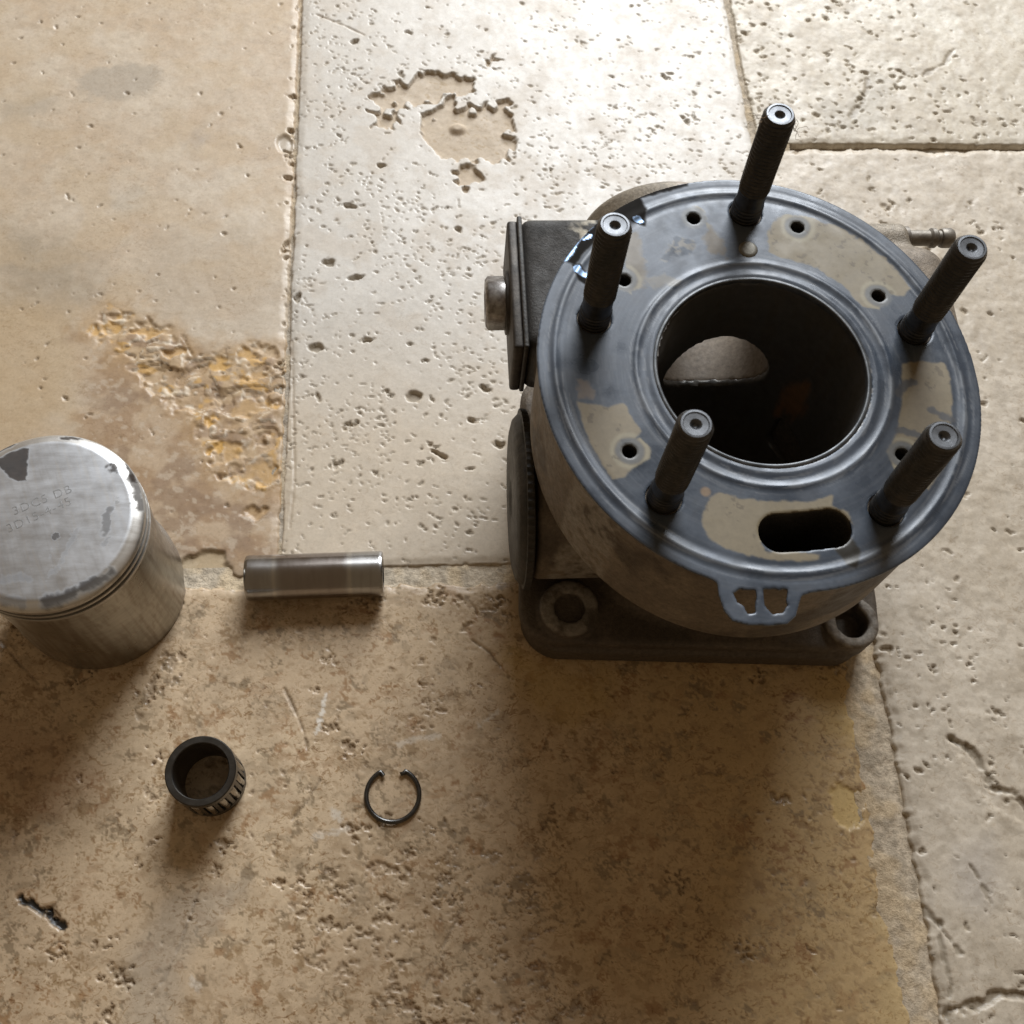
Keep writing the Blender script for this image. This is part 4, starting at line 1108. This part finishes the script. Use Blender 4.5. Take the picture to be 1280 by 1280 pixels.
stamp('3DC5 DB', 17, 644, 82, 618, 3.6)
stamp('3D15-4-45', 10, 666, 98, 626, 3.6)

# ================================================================== WRIST PIN
a, b = at(308, 722, 7.2), at(479, 716, 7.2)
PR = 7.0
mid = (a + b) / 2; L = float(np.hypot(*(b - a)[:2])); th = math.atan2(b[1] - a[1], b[0] - a[0])
pin = thing('wrist_pin', 'polished steel wrist pin tube lying on the joint beside the piston', 'piston pin', (mid[0], mid[1], PR - .35), th)
hl = L / 2
prof = [(4.3, -hl + 3), (4.3, -hl + .4), (4.6, -hl), (6.5, -hl), (6.85, -hl + .25), (PR, -hl + .7)] + [(PR, k) for k in np.arange(-hl + 1.2, hl - .9, .5)] + \
       [(PR, hl - .7), (6.85, hl - .25), (6.5, hl), (4.6, hl), (4.3, hl - .4), (4.3, -hl + 3)]
V, F = lathe_arrays(prof, 128)
V = V @ np.array(AX_X).T
x, y, z = V.T
n1 = fbm(x / .9, np.arctan2(y, z) * .7, 921, 3); n2 = fbm(x / 6, np.arctan2(y, z) * 2, 922, 3)
col = np.ones((len(V), 3)) * np.array((0.40, 0.395, 0.39))
bandc = 1 - sst(8.5, 11.8, np.abs(x + .5) + 1.2 * (n2 - .5))
col = mix(col, (0.29, 0.25, 0.225), bandc * .75)
col = mix(col, (0.52, 0.50, 0.47), (1 - sst(.3, .9, np.abs(np.abs(x + .5) - 11.4))) * .7)
col = mix(col, (0.24, 0.20, 0.18), sst(.55, .7, n1) * .28)
inner = np.hypot(y, z) < 4.5
col = mix(col, (0.06, 0.055, 0.05), inner.astype(float))
mk('pin_tube', V, F, M_PIN, pin, sharp=35, col=col, rgh=0.21 + (n1 - .5) * .05 + (n2 - .5) * .08, met=np.full(len(V), 1.0))

# ================================================================== NEEDLE BEARING
bc = np.array([-146.9, -76.6])
bear = thing('needle_bearing', 'short dark needle roller bearing standing on end near the piston', 'bearing', (bc[0], bc[1], -0.3))
BH = 18.0
prof = [(7.75, 0.2), (7.9, 0), (9.5, 0), (9.75, .25), (9.75, 2.9), (8.7, 3.0), (8.7, BH - 3.0), (9.75, BH - 2.9), (9.75, BH - .3), (9.45, BH), (7.95, BH), (7.7, BH - .25), (7.7, .2)]
lathe('cage', prof, 96, M_CAGE, bear, sharp=30)
NB = 15
def barbox(r0, r1, w, z0, z1):
    c = [(r0, -w, z0), (r1, -w, z0), (r1, w, z0), (r0, w, z0), (r0, -w, z1), (r1, -w, z1), (r1, w, z1), (r0, w, z1)]
    return c, [(0, 3, 2, 1), (4, 5, 6, 7), (0, 1, 5, 4), (1, 2, 6, 5), (2, 3, 7, 6), (3, 0, 4, 7)]
cv, cf = barbox(8.6, 9.68, .55, 2.8, BH - 2.8)
bar0 = mk('cage_bar', np.array(cv), cf, M_CAGE, bear, smooth=False)
nd0 = lathe('needle', [(0.01, 3.2), (.9, 3.25), (1.05, 3.5), (1.05, BH - 3.5), (.9, BH - 3.25), (0.01, BH - 3.2)], 14, M_NEEDLE, bear, sharp=40, xf=(np.eye(3), (8.85, 0, 0)))
for i in range(NB):
    an = i * 2 * math.pi / NB + .1
    for src, off in ((bar0, 0), (nd0, math.pi / NB)):
        o = src if i == 0 else src.copy()
        if i:
            COL.objects.link(o); o.parent = bear
        o.rotation_euler = (0, 0, an + off)

# ================================================================== CIRCLIP
cc = np.array([-94.55, -82.3])
clip_r, wr = 7.7, 0.68
def clip_arrays():
    t = np.linspace(math.radians(118), math.radians(118 + 303), 90)
    path = [np.array((clip_r * math.cos(k), clip_r * math.sin(k), wr)) for k in t]
    p0, p1 = path[0], path[-1]
    pre = [p0 + np.array((0.9, -1.2, .1)), p0 + np.array((.35, -.45, .05))]
    post = [p1 + np.array((-.30, -.45, .05)), p1 + np.array((-1.05, -.75, .1)), p1 + np.array((-1.1, -.2, .2))]
    path = np.array(pre + path + post)
    tg = np.gradient(path, axis=0); tg /= np.linalg.norm(tg, axis=1)[:, None]
    up = np.array((0, 0, 1.0)); sd = np.cross(tg, up); sd /= np.linalg.norm(sd, axis=1)[:, None]
    nn = np.cross(sd, tg)
    s = 12; k = np.arange(s) * 2 * np.pi / s
    V = path[:, None] + wr * (np.cos(k)[None, :, None] * sd[:, None] + np.sin(k)[None, :, None] * nn[:, None])
    return V.reshape(-1, 3), gridfaces(len(path), s, True)
V, F = clip_arrays()
faces = [tuple(f) for f in F.tolist()]
n_ = len(V) // 12
faces += [tuple(range(11, -1, -1)), tuple(range((n_ - 1) * 12, n_ * 12))]
o = mk('circlip', V, faces, M_CLIP, None, sharp=60)
o.location = Vector((cc[0], cc[1], 0.0)) * S
tag(o, 'thin open wire circlip lying flat on the tan stone', 'circlip')

# ================================================================== DRY FIBRE ON THE FAR STUD
rng = random.Random(5)
fv, ff = [], []
def strand(p, n, step, w):
    d = Vector((rng.gauss(0, 1), rng.gauss(0, 1), rng.gauss(0, .6))).normalized()
    pts = [Vector(p)]
    for _ in range(n):
        d = (d + Vector((rng.gauss(0, .55), rng.gauss(0, .55), rng.gauss(0, .45)))).normalized()
        pts.append(pts[-1] + d * step)
    for i, q in enumerate(pts):
        dd = (pts[min(i + 1, n)] - pts[max(i - 1, 0)]).normalized()
        s1 = dd.cross(Vector((.3, .2, 1))).normalized(); s2 = dd.cross(s1)
        for k in range(3):
            an = k * 2.094
            fv.append(q + (s1 * math.cos(an) + s2 * math.sin(an)) * w)
        if i:
            b0 = len(fv) - 6
            for k in range(3):
                ff.append((b0 + k, b0 + (k + 1) % 3, b0 + 3 + (k + 1) % 3, b0 + 3 + k))
tx, ty = STUDS[0][1]
for k in range(9):
    strand((tx - 4.3 + rng.uniform(-.4, .2), ty + rng.uniform(-1.2, 1.2), 135.2 + rng.uniform(-.8, .6)), 7, .45, .06)
for k in range(9):
    strand((tx + 4.2 + rng.uniform(-.2, .5), ty - 1.2 + rng.uniform(-1.0, .8), 133.6 + rng.uniform(-1.0, .6)), 7, .45, .06)
o = mk('fibre_wisp', np.array([tuple(v) for v in fv]), ff, M_FIBRE, None)
tag(o, 'wisp of dry brown fibre caught on the farthest stud tip', 'fibre')
